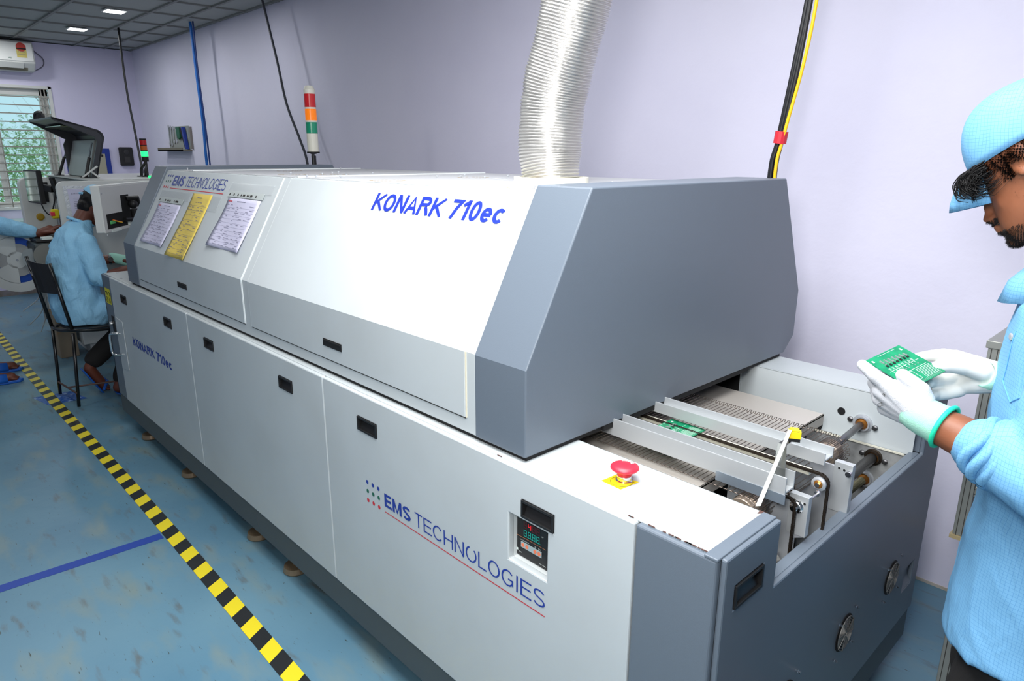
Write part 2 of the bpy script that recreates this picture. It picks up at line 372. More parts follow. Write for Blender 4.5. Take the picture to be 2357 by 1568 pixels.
for y, x in ((-2, -9), (-.6, -8.4), (.5, -9.2), (1.7, -8.8), (3, -9.4)):
    tk.tube(spline([(x, y, -1), (x+.1, y+.1, .5), (x, y-.1, 1.5), (x+.1, y, 2.1)]), .03, 6)
    for k in range(7): tk.tube([(x, y, 1.2+k*.18), (x+.2, y+rr.uniform(-.5, .5), 1.6+k*.2)], .010, 4)
tk.build('bare_branches', mat('bark', (120, 116, 104), .9), o)
tag(MB().box(-30, XL-.4, -15, 15, -1.2, -1.1).build('garden_ground', mat('ground', (120, 130, 90), .9)), kind='structure')

# ceiling lights, plus fill lamps without fixtures added out of view
def room_fill_lamp(x, y, p=6):
    l = bpy.data.lights.new('room_fill_lamp', 'AREA'); l.size = .14; l.energy = p; l.color = (.97, .99, 1)
    o = bpy.data.objects.new('room_fill_lamp', l); COL.objects.link(o); o.location = (x, y, HC-.02)
for x_, y_ in ((-2.52, .955), (-3.76, .945), (-1.3, .955), (-4.4, .3), (-4.2, -1.6), (-2.2, -.6), (-2.2, -1.8), (-.4, -.9)): room_fill_lamp(x_, y_)  # first two sit at the fixtures; the rest are added, unseen fill
def ceiling_light(x, y, lab):
    t = thing('ceiling_light', lab, 'ceiling light', (x, y, HC), 'square ceiling lights')
    MB().box(x-.085, x+.085, y-.085, y+.085, HC-.010, HC-.002).build('frame', m_wh2, t, bevel=.004)
    MB().box(x-.07, x+.07, y-.07, y+.07, HC-.013, HC-.011).build('diffuser', mat('lit_diffuser', (255, 255, 255), .5, emit=((250, 253, 255), 9)), t)
ceiling_light(-2.52, .955, 'lit square ceiling light, the nearer of the two at the top left')
ceiling_light(-3.76, .945, 'lit square ceiling light, the farther one toward the air conditioner wall')
# air conditioner
ac = thing('air_conditioner', 'white split air conditioner high on the end wall above the window', 'air conditioner', (XL, .3, 2.56))
a = MB(); prof = [(XL, 2.735), (XL+.20, 2.72), (XL+.235, 2.66), (XL+.235, 2.50), (XL+.15, 2.425), (XL, 2.42)]
a.prism([(x, -.12, z) for x, z in prof], (0, .88, 0)); a.build('casing', m_wh2, ac, bevel=.012)
MB().box(XL+.237, XL+.243, -.11, .745, 2.515, 2.70).build('front_panel', mat('ac_panel', (222, 224, 220), .35), ac, bevel=.006)
b = MB(); b.prism([(XL+.20, -.05, 2.478), (XL+.215, -.05, 2.494), (XL+.165, -.05, 2.43), (XL+.15, -.05, 2.425)], (0, .74, 0)); b.build('air_outlet', mat('outlet_shade', (120, 116, 100), .7), ac)
MB().prism([(XL+.232, -.05, 2.503), (XL+.236, -.05, 2.500), (XL+.196, -.05, 2.447), (XL+.190, -.05, 2.45)], (0, .70, 0)).build('louvre', m_wh2, ac)
st = MB(); st.box(XL+.2435, XL+.2445, .60, .69, 2.55, 2.645); sto = st.build('energy_label', mat('energy_label', (212, 196, 110), .6), ac)
MB().lathe([(.045, 0), (.045, .001)], (XL+.2440, .645, 2.655), V(1, 0, 0), 24).build('star_rating_dial', mat('rating_red', (190, 60, 50), .6), sto)
MB().box(XL+.2446, XL+.2452, .60, .69, 2.632, 2.645).build('label_band', m_blackm, sto)
b = MB(); text(b, '3 STAR', (XL+.2450, .615, 2.60), Y, Z, .014, .06); text(b, 'POWER SAVINGS', (XL+.2450, .612, 2.575), Y, Z, .009, .066); b.build('label_print', m_ink, sto)
b = MB(); text(b, 'AC', (XL+.2445, .52, 2.535), Y, Z, .014, .03, bold=.03); b.build('maker_lettering', m_green, ac)
tag(MB().tube(spline([(XL+.02, .775, 2.74), (XL+.02, .79, 2.66), (XL+.02, .87, 2.58), (XL+.02, .86, 2.50), (XL+.03, .75, 2.43)]), .006, 6).build('air_conditioner_cable', mat('grey_cable', (110, 108, 124), .6), smooth=True), 'thin grey cable looping beside the air conditioner', 'cable')

# ================================================================== REFLOW OVEN
HT, ZB, ZP = .93, .211, .104
GY, H0, H1, H2 = .0228, .942, 1.146, 1.5244
ov = thing('reflow_oven', 'long light grey and slate conveyor soldering oven filling the middle of the room', 'reflow oven', (2.0, .63, 0))
# chassis and plinth
b = MB(); b.box(.012, 3.0, .02, 1.25, ZB, HT-.004); b.box(3.0, 3.370, .0205, .045, ZB, HT-.004); b.box(3.505, 3.88, .0205, .045, ZB, HT-.004); b.box(3.370, 3.505, .0205, .045, ZB, .679); b.box(3.370, 3.505, .0205, .045, .812, HT-.004); b.box(3.0, 3.88, 1.13, 1.25, ZB, HT-.004); b.box(3.0, 3.88, .045, 1.13, ZB, .45)
b.build('chassis', m_plinth, ov)
b = MB(); b.box(.004, 1.90, .004, 1.255, ZP, ZB-.002).box(1.903, 3.905, .004, 1.255, ZP, ZB-.002); b.build('plinth', m_plinth, ov, bevel=.002)
for fx in (.30, .95, 1.75, 2.09, 3.4):
    b = MB(); b.lathe([(.012, .10), (.012, .03), (.045, .026), (.05, .006), (.046, 0)], (fx, .062, 0)); b.cyl((fx, .062, .08), (fx, .062, .12), .02, 6); b.build('levelling_foot', mat('rusty_foot', (150, 130, 104), .4, .6), ov, smooth=False)
# left corner post with yellow warning, top left deck
b = MB(); b.box(0, .160, 0, .03, ZB, HT-.003); b.box(0, .02, 0, 1.25, ZB, HT-.003); cp = b.build('corner_post', m_dark, ov, bevel=.006)
q = MB(); quad(q, (.035, 0, .765), X, Z, .105, .088); ws = q.build('warning_sticker', mat('warning_yellow', (214, 206, 20), .5), cp)
q = MB()
for cx in (.062, .112): q.tube([V(cx+.018*math.cos(t*PI/6), -.001, .822+.014*math.sin(t*PI/6)) for t in range(-1, 6)], .002, 4)
for i in range(4): quad(q, (.045, -.0008, .775+i*.008), X, Z, .034, .003); quad(q, (.098, -.0008, .775+i*.008), X, Z, .034, .003)
q.build('warning_print', m_blackm, ws)
# doors
def flush_pull(x0, x1, z0, z1, parent, y=0., plane='y', n=None):
    """recessed rectangular pull: rim + sloping scoop"""
    b = MB(); t = .006
    def P(a, c, d): return V(a, y-d, c) if plane == 'y' else V(y+d, a, c)
    def bx(a0, a1, c0, c1, d0, d1): b.add([P(a, c, d) for a in (a0, a1) for c in (c0, c1) for d in (d0, d1)], [(0, 1, 3, 2), (4, 6, 7, 5), (0, 4, 5, 1), (2, 3, 7, 6), (0, 2, 6, 4), (1, 5, 7, 3)])
    for r in ((x0, x1, z1-t, z1), (x0, x1, z0, z0+t), (x0, x0+t, z0, z1), (x1-t, x1, z0, z1)): bx(*r, -.001, .0035)
    o = b.build('handle', m_black, parent, bevel=.001)
    b = MB(); xa, xb, za, zb = x0+t, x1-t, z0+t, z1-t
    b.add([P(xa, zb, .0006), P(xb, zb, .0006), P(xb, za, .0006), P(xa, za, .0006), P(xa+.012, zb-.003, .0009), P(xb-.003, zb-.003, .0009)], [(0, 1, 5, 4), (4, 5, 2, 3), (0, 4, 3), (1, 2, 5)])
    return o
def door(name, x0, x1, m, parent=ov, z0=ZB, z1=HT-.003, holes=()):
    return MB().box(x0+.0015, x1-.0015, 0, .02, z0, z1).build(name, m, parent, bevel=.005, seg=3)
# the pull recesses are real pockets cut in the doors
def panel_with_pockets(name, x0, x1, z0, z1, pockets, m, y=0., th=.02, bev=.004, plane='y', skip=None):
    xs = sorted({x0, x1}|{p[0] for p in pockets}|{p[1] for p in pockets}); zs = sorted({z0, z1}|{p[2] for p in pockets}|{p[3] for p in pockets})
    b = MB()
    def P(a, c, d): return V(a, y+d, c) if plane == 'y' else V(y-d, a, c)
    def inside(xm, zm): return any(p[0] < xm < p[1] and p[2] < zm < p[3] for p in pockets) or (skip and skip(xm, zm))
    idx = {}
    def vi(a, c, d):
        k = (a, c, d)
        if k not in idx: idx[k] = len(b.v); b.v.append(P(a, c, d))
        return idx[k]
    for i in range(len(xs)-1):
        for j in range(len(zs)-1):
            if inside((xs[i]+xs[i+1])/2, (zs[j]+zs[j+1])/2): continue
            for d in (0, th): b.f.append((vi(xs[i], zs[j], d), vi(xs[i+1], zs[j], d), vi(xs[i+1], zs[j+1], d), vi(xs[i], zs[j+1], d)))
            for di, dj, e in ((-1, 0, ((i, j), (i, j+1))), (1, 0, ((i+1, j), (i+1, j+1))), (0, -1, ((i, j), (i+1, j))), (0, 1, ((i, j+1), (i+1, j+1)))):
                ii, jj = i+di, j+dj
                out = ii < 0 or jj < 0 or ii >= len(xs)-1 or jj >= len(zs)-1 or inside((xs[ii]+xs[ii+1])/2, (zs[jj]+zs[jj+1])/2)
                if out:
                    (a, c), (e_, f_) = e; b.f.append((vi(xs[a], zs[c], 0), vi(xs[e_], zs[f_], 0), vi(xs[e_], zs[f_], th), vi(xs[a], zs[c], th)))
    return b.build(name, m, ov, bevel=bev, seg=2)
def pull(p, parent, y=0., plane='y'):
    x0, x1, z0, z1 = p; t = .0055
    def P(a, c, d): return V(a, y+d, c) if plane == 'y' else V(y-d, a, c)
    b = MB()
    def bx(a0, a1, c0, c1, d0, d1): b.add([P(a, c, d) for a in (a0, a1) for c in (c0, c1) for d in (d0, d1)], [(0, 1, 3, 2), (4, 6, 7, 5), (0, 4, 5, 1), (2, 3, 7, 6), (0, 2, 6, 4), (1, 5, 7, 3)])
    bx(x0, x1, z1-t, z1, -.003, .016); bx(x0, x1, z0, z0+t, -.003, .004); bx(x0, x0+t, z0+t, z1-t, -.003, .016); bx(x1-t, x1, z0+t, z1-t, -.003, .016)
    b.add([P(a, c, d) for a in (x0, x1) for c, d in ((z0+.001, .002), (z1-.004, .0185), (z1-.004, .0195), (z0+.001, .003))], [(0, 1, 5, 4), (3, 7, 6, 2), (0, 4, 7, 3), (1, 2, 6, 5), (0, 3, 2, 1), (4, 5, 6, 7)])
    return b.build('handle', m_black, parent, bevel=.0008)
pz0, pz1 = .815, .857
P1 = [(.348, .446, pz0, pz1), (1.040, 1.140, pz0, pz1)]; P2 = [(1.540, 1.637, pz0, pz1), (2.226, 2.324, pz0, pz1)]
P3 = [(2.736, 2.836, pz0, pz1), (3.422, 3.520, pz0, pz1), (3.380, 3.502, .688, .808)]
lp = (.162, .315, .41, .71)
d1 = panel_with_pockets('door', .162, 1.3535, ZB, HT-.003, P1, m_white)
d2 = panel_with_pockets('door', 1.3565, 2.536, ZB, HT-.003, P2, m_white)
d3 = panel_with_pockets('door', 2.539, 3.7255, ZB, HT-.003, P3, m_white)
d1['label'] = 'left front door with small blue lettering'; d2['label'] = 'plain middle front door'; d3['label'] = 'right front door with blue company lettering and meter'
for dd, PP in ((d1, P1), (d2, P2), (d3, P3[:2])):
    for p in PP: pull(p, dd)
MB().box(3.728, 3.898, 0, .02, ZB, HT-.003).build('corner_panel', m_dark, ov, bevel=.006, seg=3)
# left door: recessed strip, latch and chrome bar handle
MB().prism([(.165, -.001, .705), (.315, -.004, .70), (.315, -.004, .425), (.165, -.001, .40)], (0, .003, 0)).build('access_strip', m_white, d1, bevel=.001)
MB().tube(spline([(.235, .0, .618), (.20, -.035, .618), (.185, -.045, .60), (.185, -.045, .515), (.20, -.035, .497), (.235, 0, .497)], 5), .006, 8).build('bar_handle', m_chrome, d1, smooth=True)
b = MB(); b.box(.10, .145, -.003, 0, .61, .70); b.build('latch_plate', m_blackm, cp); b = MB(); b.cyl((.122, -.02, .66), (.122, 0, .66), .009, 12); b.cyl((.122, -.024, .66), (.122, -.018, .66), .013, 6); b.build('lock', m_chrome, cp)
# lettering on the doors
b = MB(); letters(b, 'KONARK 710ec', (.465, 0, .600), X, Z, .048, .604, w=.19); b.build('blue_lettering', m_blue, d1)
def logo(x, z, s, plane_o, u, v, parent, wlet, wtot, hl, under):
    """3x3 dots, EMS in bold, TECHNOLOGIES light, red rule; (x,z) lower-left of the dots along u,v"""
    n = Vector(u).cross(Vector(v)); O = Vector(plane_o)
    for k, (m, nm) in enumerate(((m_redv, 'red_dots'), (m_green, 'green_dots'), (m_blue, 'blue_dots'))):
        b = MB()
        for i in range(3):
            c = O+Vector(u)*(x+i*s)+Vector(v)*(z+k*s)+n*.0007; r = s*.22
            b.add([c+Vector(u)*r*math.cos(t*PI/10)+Vector(v)*r*math.sin(t*PI/10) for t in range(20)], [tuple(range(20))])
        b.build(nm, m, parent)
b = MB(); letters(b, 'EMS', (2.861, 0, .615), X, Z, .041, .128, w=.19); letters(b, 'TECHNOLOGIES', (3.009, 0, .615), X, Z, .043, .490, w=.095, gap=.11, peel=(5,)); b.build('blue_lettering', m_blue, d3)
logo(2.772, .599, .0295, (0, 0, 0), X, Z, d3, 0, 0, 0, 0)
b = MB(); quad(b, (2.861, 0, .5955), X, Z, .638, .0028); b.build('red_rule', m_redv, d3)
# digital meter in its recess
mt = MB().box(3.40, 3.500, .014, .05, .690, .806).build('meter', m_black, ov, bevel=.002)
MB().box(3.372, 3.3795, .001, .05, .68, .81).build('recess_lining', m_edge, ov)
MB().box(3.374, 3.510, .001, .05, .680, .6875).build('recess_lining', m_edge, ov)
mt.location = (-.024, .014, -.001)
b = MB(); yy = .0136
quad(b, (3.403, yy, .795), X, Z, .094, .0009); quad(b, (3.403, yy, .742), X, Z, .094, .0009); b.build('orange_rules', mat('orange_rule', (200, 130, 80), .5), mt)
def seg7(b, x, z, h, w, on='abcdefg'):
    t = h*.10
    k_ = h/2-t*1.7
    R = {'a': (0, h-t, w, t), 'g': (0, h/2-t/2, w, t), 'd': (0, 0, w, t), 'f': (0, h/2+t*.6, t, k_), 'b': (w-t, h/2+t*.6, t, k_), 'e': (0, t*1.1, t, k_), 'c': (w-t, t*1.1, t, k_)}
    for c in on: r = R[c]; quad(b, (x+r[0], yy, z+r[1]), X, Z, r[2], r[3], .0009)
b = MB(); 
for i in (0, 2, 3): seg7(b, 3.427+i*.0135, .769, .0165, .0095)
b.build('red_digits', mat('dim_red_segments', (96, 18, 26), .5), mt)
b = MB(); seg7(b, 3.427+.0135, .769, .0165, .0095, 'fgbc'); b.build('red_lit_digit', mat('lit_red_segments', (235, 20, 30), .5, emit=((255, 20, 30), .6)), mt)
b = MB()
for i in range(4): seg7(b, 3.427+i*.0135, .748, .0165, .0095); quad(b, (3.427+i*.0135+.0108, yy, .748), X, Z, .0015, .0018, .0009)
b.build('green_digits', mat('lit_green_segments', (20, 150, 135), .5, emit=((20, 190, 170), .25)), mt)
b = MB(); b.prism([(3.418, yy-.001, .716), (3.484, yy-.001, .716), (3.484, yy-.001, .731), (3.418, yy-.001, .731)], (0, .001, 0)); b.build('button_strip', mat('pale_button_strip', (168, 186, 188), .5), mt)
b = MB()
for xx in (3.425, 3.438, 3.464, 3.477): b.lathe([(.0046, 0), (.0046, .0012)], (xx, yy-.001, .7235), V(0, -1, 0), 16)
b.build('orange_buttons', mat('orange_button', (240, 130, 90), .5), mt)
b = MB(); text(b, 'PVMD', (3.404, yy, .7975), X, Z, .0055, .016, bold=.02); text(b, 'PHASE & VOLTAGE MONITORING DEVICE', (3.440, yy, .7975), X, Z, .003, .056)
text(b, 'TOTAL', (3.410, yy, .7005), X, Z, .003, .010); text(b, 'AUTO MENU  ENTER', (3.414, yy, .7335), X, Z, .0028, .030); text(b, 'UP    DN', (3.460, yy, .7335), X, Z, .0028, .022); quad(b, (3.4035, yy, .703), X, Z, .005, .006); quad(b, (3.478, yy, .699), X, Z, .020, .0008)
text(b, 'kV', (3.484, yy, .768), X, Z, .0035, .005); b.build('white_print', m_silk, mt)
# deck: white top plates
b = MB(); b.box(.02, 3.0, .012, 1.245, HT-.004, HT); b.box(3.0, 3.893, .012, .213, HT-.004, HT); b.box(3.0, 3.885, 1.09, 1.25, HT-.004, HT); b.box(2.9, 3.89, .209, .213, .80, HT); dk = b.build('deck_plate', m_white, ov, bevel=.0015)
b = MB(); rr = random.Random(5)
for i in range(13): x0 = 3.70+rr.random()*.17; b.box(x0, x0+rr.uniform(.004, .016), .0105, .0128, HT-.001, HT+.0003)
for i in range(6): y0 = .05+rr.random()*.15; b.box(3.8925-rr.uniform(0, .004), 3.896, y0, y0+rr.uniform(.003, .010), HT-.001, HT+.0003)
b.prism([(3.868, .196, HT+.0003), (3.880, .213, HT+.0003), (3.865, .2135, HT+.0003)], (0, 0, -.003)); b.box(3.33, 3.345, .0108, .013, HT-.001, HT+.0003)
b.build('paint_chips', m_rust, dk)
for bx_, by_ in ((.065, .07), (.30, .07), (.28, .03)):
    MB().lathe([(.007, 0), (.007, .003), (.003, .005)], (bx_, by_, HT), n=10).build('screw', m_zinc, ov)
# end panel with notch: slopes nowhere, folded rim
XE = 3.910
def nskip(a, c): return .2132 < a < 1.1026 and c > .784
ep = panel_with_pockets('end_panel', 0.012, 1.2628, ZB, HT-.002, [(.2132, 1.1026, .784, HT-.002), (.052, .154, .812, .860), (1.125, 1.205, .325, .40)], m_dark, y=XE, th=.012, bev=.004, plane='x')
b = MB(); b.box(3.876, 3.899, .2132, 1.1026, .778, .784); b.box(3.876, 3.899, 1.1026, 1.112, .784, HT-.002); b.box(3.876, 3.899, .2042, .2132, .784, HT-.002); b.box(3.872, 3.899, .0, .2132, HT-.006, HT+.0005); b.box(3.876, 3.899, 1.1026, 1.255, HT-.006, HT-.001)
b.build('folded_rim', m_dark, ep, bevel=.002)
pull((.052, .154, .812, .860), ep, y=XE, plane='x')
MB().box(3.895, 3.898, 1.120, 1.21, .32, .405).prism([(3.909, 1.125, .327), (3.897, 1.125, .350), (3.897, 1.125, .3485), (3.909, 1.125, .325)], (0, .08, 0)).build('cable_recess', m_dark, ep)
MB().box(3.85, 3.9, 1.245, 1.262, ZB, HT-.003).build('rear_flange', m_dark, ep)
# fan guards on the end panel
def fan(cy, cz, R=.048):
    o = MB().lathe([(R*1.06, 0), (R*1.06, .0015), (R*.98, .0015)], (XE, cy, cz), X, 32).build('fan_guard', m_blackm, ep)
    b = MB()
    for k in range(1, 8):
        r = R*k/7.4; b.tube([V(XE+.005, cy+r*math.cos(t*PI/14), cz+r*math.sin(t*PI/14)) for t in range(29)], .0016, 5, False)
    for k in range(8):
        t = k*PI/4+.2; b.tube([(XE+.006, cy+.008*math.cos(t), cz+.008*math.sin(t)), (XE+.006, cy+R*math.cos(t+.35), cz+R*math.sin(t+.35))], .0016, 5)
    b.build('guard_rings', mat('grey_fan_guard', (112, 110, 106), .4, .5), o)
    for dy, dz in ((-.052, .052), (.052, .052), (-.052, -.052), (.052, -.052)):
        MB().cyl((XE, cy+dy, cz+dz), (XE+.011, cy+dy, cz+dz), .0028, 8).lathe([(.0045, 0), (.0045, .003)], (XE+.002, cy+dy, cz+dz), X, 8).build('screw', m_chrome, o)
fan(.662, .435); fan(.990, .440); fan(.330, .435)

# ---------------- hood
def hood_poly(x, dz=0., g=0.):   # outer section in the y-z plane
    return [(x, GY+g, H0), (x, GY+g, H1), (x, .2233+g*.8, H2-dz), (x, 1.148-g*.8, H2-dz), (x, 1.3245-g, H1+.005), (x, 1.3245-g, .995), (x, 1.262, H0)]
MB().prism([(3.238, a, b_) for _, a, b_ in hood_poly(0)], (.170, 0, 0)).build('hood_end_cap', m_dark, ov, bevel=.004, seg=3)
MB().prism([(.460, a, b_) for _, a, b_ in hood_poly(0)], (.178, 0, 0)).build('hood_end_cap', m_dark, ov, bevel=.004, seg=3)
hd = MB().prism([(.638, a, b_) for _, a, b_ in hood_poly(0, .019, .003)], (2.600, 0, 0)).build('hood', m_white, ov, bevel=.003, seg=2)
b = MB(); b.box(.47, 3.40, .035, 1.25, HT, H0); b.build('hood_gasket', m_blackm, ov)
# tunnel mouth: black strip stands in for the shade under the right cap
MB().box(3.395, 3.4065, .30, 1.02, HT-.001, H0).build('tunnel_shade', m_hole, ov)
# hood flap seams and lower frame lip (slim strips proud of the skin)
sl = (V(0, .2233-GY, H2-.019-H1)).normalized(); SN = X.cross(sl)     # slope direction, outward normal
yw = GY+.003
def slope_pt(x, t, d=0.): return V(x, yw, H1)+sl*t+SN*d
TL = (V(0, .2233-GY-.0006, H2-.019-H1)).length
def flap(x0, x1, nm, lab):
    d = .0035; zf = .981
    b = MB(); o = V(0, -d, 0); k = SN*d
    prof = [V(0, yw, zf), V(0, yw, H1), slope_pt(0, TL-.004), slope_pt(0, TL-.004, d), V(0, yw-d, H1+.0006), V(0, yw-d, zf)]
    b.prism([p+X*x0 for p in prof], (x1-x0, 0, 0)); f = b.build(nm, m_white, ov, bevel=.0012); f['label'] = lab; return f
fl = flap(.662, 1.925, 'hood_door', 'left hood door with pasted job sheets'); frr = flap(1.9865, 3.202, 'hood_door', 'right hood door with large blue model lettering')
b = MB(); b.box(.662, 1.925, yw-.0012, yw, .9775, .981); b.box(1.9865, 3.202, yw-.0012, yw, .9775, .981)
b.build('lower_gap', m_gasket, hd)
b = MB()
for x0, x1 in ((1.925, 1.929), (1.981, 1.9865)): b.prism([p+X*x0 for p in (V(0, yw, .981), V(0, yw, H1), slope_pt(0, TL), slope_pt(0, TL, .0020), V(0, yw-.002, H1), V(0, yw-.002, .981))], (x1-x0, 0, 0))
b.build('seam_bead', m_edge, hd)
b = MB(); b.prism([p+X*3.2025 for p in (V(0, yw, .981), V(0, yw, H1), slope_pt(0, TL), slope_pt(0, TL, .0016), V(0, yw-.0016, H1), V(0, yw-.0016, .981))], (.004, 0, 0)); b.build('seam_sealant', m_seal, hd)
for x0, x1, p in ((1.229, 1.338, fl), (2.521, 2.631, frr)):
    b = MB(); b.box(x0, x1, yw-.0060, yw-.0034, 1.022, 1.046); b.box(x0+.004, x1-.004, yw-.0075, yw-.004, 1.038, 1.043); b.build('finger_slot', m_blackm, p, bevel=.003)
SV = sl; po = V(0, yw, H1)+SN*.0036
b = MB(); letters(b, 'KONARK 710ec', po+X*2.577+SV*(.3215), X, SV, .0560, .580, w=.175, shear=.10); b.build('blue_lettering', m_blue2, frr)
b = MB(); letters(b, 'EMS', po+X*.795+SV*.332, X, SV, .052, .150, w=.18); letters(b, 'TECHNOLOGIES', po+X*.972+SV*.332, X, SV, .052, .468, w=.095); b.build('blue_lettering', m_blue, fl)
logo(.700, .322, .0295, po, X, SV, fl, 0, 0, 0, 0)
b = MB(); quad(b, po+X*.790+SV*.3165, X, SV, .655, .0035); b.build('red_rule', m_redv, fl)
# hood top: lid seams, studs, vent marks
ZT = H2-.019
b = MB(); b.box(.66, 3.22, .235, 1.14, ZT, ZT+.0025); tl = b.build('top_lid', mat('top_enamel', (196, 198, 200), .4, vary=[((188, 188, 190), 4, .4, .7)]), hd, bevel=.001)
b = MB()
for xx in (.95, 2.0): b.prism([(xx, .235, ZT+.0025), (xx+.01, .235, ZT+.0025), (xx+.01, 1.14, ZT+.0025), (xx, 1.14, ZT+.0025)], (0, 0, .004))
b.build('lid_seam', m_edge, tl)
for x_, y_ in ((.70, .30), (2.03, .26), (2.10, .26), (1.0, .99), (2.42, .66), (2.52, .69), (2.6, .8), (2.36, .6), (2.30, .78), (2.48, .84), (3.16, .29), (3.10, .68), (2.2, .3), (1.75, .52), (1.9, .62), (1.66, .6), (1.85, .42), (1.7, .36), (2.0, .44)):
    MB().lathe([(.0025, 0), (.0025, .005), (.0048, .005), (.0048, .009), (.0025, .010)], (x_, y_, ZT+.0025), n=10).build('stud', m_zinc, tl)
b = MB(); rr = random.Random(9)
for cx, cy in ((2.45, .33), (2.42, .72), (3.09, .34), (1.80, .50), (1.72, .36), (1.2, .6)):
    for k in range(26):
        a_ = k/26*2*PI; 
        if rr.random() < .72: b.lathe([(rr.uniform(.004, .008), 0), (.003, .0006)], (cx+.055*math.cos(a_), cy+.055*math.sin(a_), ZT+.0026), n=7)
b.build('scorch_ring', mat('scorched_mark', (160, 144, 116), .8), tl)

# ---------------- signal tower of the oven
tx, ty = .447, 1.13
sg = MB().tube([(tx, ty, H2-.001), (tx, ty, 1.575)], .014, 10).tube([(tx+.012, ty-.01, H2), (tx+.012, ty-.01, 1.59)], .010, 8).lathe([(.018, 0), (.018, .012), (.014, .02)], (tx, ty, 1.585)).build('signal_tower', m_black, ov, smooth=False)
def ring(z0, z1, r, m, nm): MB().lathe([(r*.98, z0), (r, z0+.002), (r, z1-.002), (r*.98, z1)], (tx, ty, 0), n=28).build(nm, m, sg)
zz = 1.598; R_ = .033
MB().lathe([(.038, 0), (.038, .008)], (tx, ty, zz-.008)).build('base_ring', m_blackm, sg)
ring(zz, zz+.105, R_, m_ivory, 'ivory_base'); ring(zz+.105, zz+.170, R_, mat('green_lens', (18, 150, 112), .25, spec=.7), 'green_lamp'); ring(zz+.170, zz+.180, R_*1.02, m_ivory, 'spacer')
ring(zz+.180, zz+.245, R_, mat('amber_lens', (250, 130, 20), .25, emit=((255, 130, 20), .35)), 'amber_lamp'); ring(zz+.245, zz+.255, R_*1.02, m_ivory, 'spacer'); ring(zz+.255, zz+.330, R_, mat('red_lens', (214, 30, 34), .25, spec=.7), 'red_lamp')
MB().lathe([(R_*.97, 0), (R_, .003), (R_, .024), (R_*.66, .046), (R_*.4, .047), (0, .048)], (tx, ty, zz+.330), n=28).build('top_cap', m_ivory, sg)

# ---------------- emergency stop buttons
def estop(x, y, guard=False):
    e = MB().prism([(x-.032, y-.036, HT+.0006), (x-.028, y+.010, HT+.0006), (x+.026, y+.016, HT+.0006), (x+.020, y-.038, HT+.0006)], (0, 0, .0004)).build('emergency_stop', m_yel, ov)
    b = MB(); b.tube([V(x+.023*math.cos(t*PI/16), y-.010+.023*math.sin(t*PI/16), HT+.0013) for t in range(33)], .0004, 4, False)
    text(b, 'EMERGENCY', (x-.012, y+.010, HT+.001), V(1, -.25, 0), V(.25, 1, 0), .006, .034); b.build('sticker_print', m_blackm, e)
    MB().lathe([(.018, 0), (.018, .002), (.0155, .003), (.0155, .012), (.014, .014)], (x, y, HT+.001), n=28).build('collar', m_chrome, e)
    MB().lathe([(.0150, .012), (.0165, .020), (.0285, .0265), (.0302, .029), (.0292, .0325), (.020, .0365), (.010, .0378), (0, .038)], (x, y, HT+.001), n=36).build('mushroom_head', m_red, e, smooth=True)
    b = MB(); pts = [(x+.017*math.cos(t), y+.017*math.sin(t), HT+.0384) for t in [math.radians(150-i*9) for i in range(10)]]
    b.tube(pts, .0011, 4); b.add([V(*pts[-1])+V(.002, -.006, 0), V(*pts[-1])+V(-.005, .001, .0004), V(*pts[-1])+V(.005, .003, 0)], [(0, 1, 2)]); b.build('white_arrow', m_silk, e)
    return e
estop(3.608, .120); estop(.335, .175)
b = MB(); b.lathe([(.010, 0), (.010, .022), (.007, .026)], (.395, .205, HT)); b.build('start_button', mat('lit_green_button', (40, 200, 90), .3, emit=((40, 255, 90), 1)), ov)

# ---------------- conveyor well
b = MB(); b.box(2.95, 3.885, 1.09, 1.094, .774, HT); b.box(3.348, 3.352, 1.086, 1.09, .80, HT)
bpn = b.build('rear_well_panel', m_white, ov, bevel=.001)
q = MB(); q.box(2.96, 3.35, 1.0885, 1.0898, .78, HT-.004); q.lathe([(.0115, 0), (.0115, .001)], (3.681, 1.0895, .852), -Y, 20); q.lathe([(.032, 0), (.032, .001)], (3.60, 1.0895, .792), -Y, 28); q.build('panel_hole', m_hole, bpn)
b = MB(); b.box(3.59, 3.872, 1.082, 1.086, .45, .774); bp2 = b.build('bearing_plate', m_galv, ov, bevel=.001)
q = MB(); q.box(3.59, 3.868, 1.079, 1.083, .772, .777); q.build('plate_edge', m_guide, bp2)
def bearing(x, z, r, y, dark=False):
    o = MB().lathe([(r*1.25, 0), (r*1.25, .003), (r*1.1, .004), (r, .004), (r, .012), (r*.82, .012), (r*.8, .006)], (x, y, z), -Y, 32).build('bearing', m_chain if dark else m_zinc, ov)
    MB().lathe([(r*.78, .006), (r*.5, .016), (r*.48, .02)], (x, y, z), -Y, 24).build('greasy_race', mat('amber_grease', (168, 112, 50), .3, .6), o)
    for s_ in (-1, 1):
        MB().lathe([(.008, 0), (.008, .004), (.004, .006)], (x+s_*r*1.6, y, z+.004*s_*-1), -Y, 12).build('washer_screw', m_shaft, o)
bearing(3.745, .832, .022, 1.089); bearing(3.790, .742, .020, 1.081, True); bearing(3.775, .668, .022, 1.081)
b = MB(); b.cyl((3.745, 1.08, .832), (3.770, .78, .846), .0095, 20); b.build('belt_shaft', m_shaft, ov, smooth=True)
b = MB(); b.cyl((3.790, 1.07, .742), (3.800, .30, .745), .0145, 24); b.build('drive_shaft', m_shaft, ov, smooth=True)
b = MB(); b.tube([V(3.775, 1.07-i*.0042, .668) for i in range(180)], [.0115 if i % 2 else .0098 for i in range(180)], 12); b.build('threaded_rod', mat('greasy_thread', (150, 146, 120), .4, .7), ov)
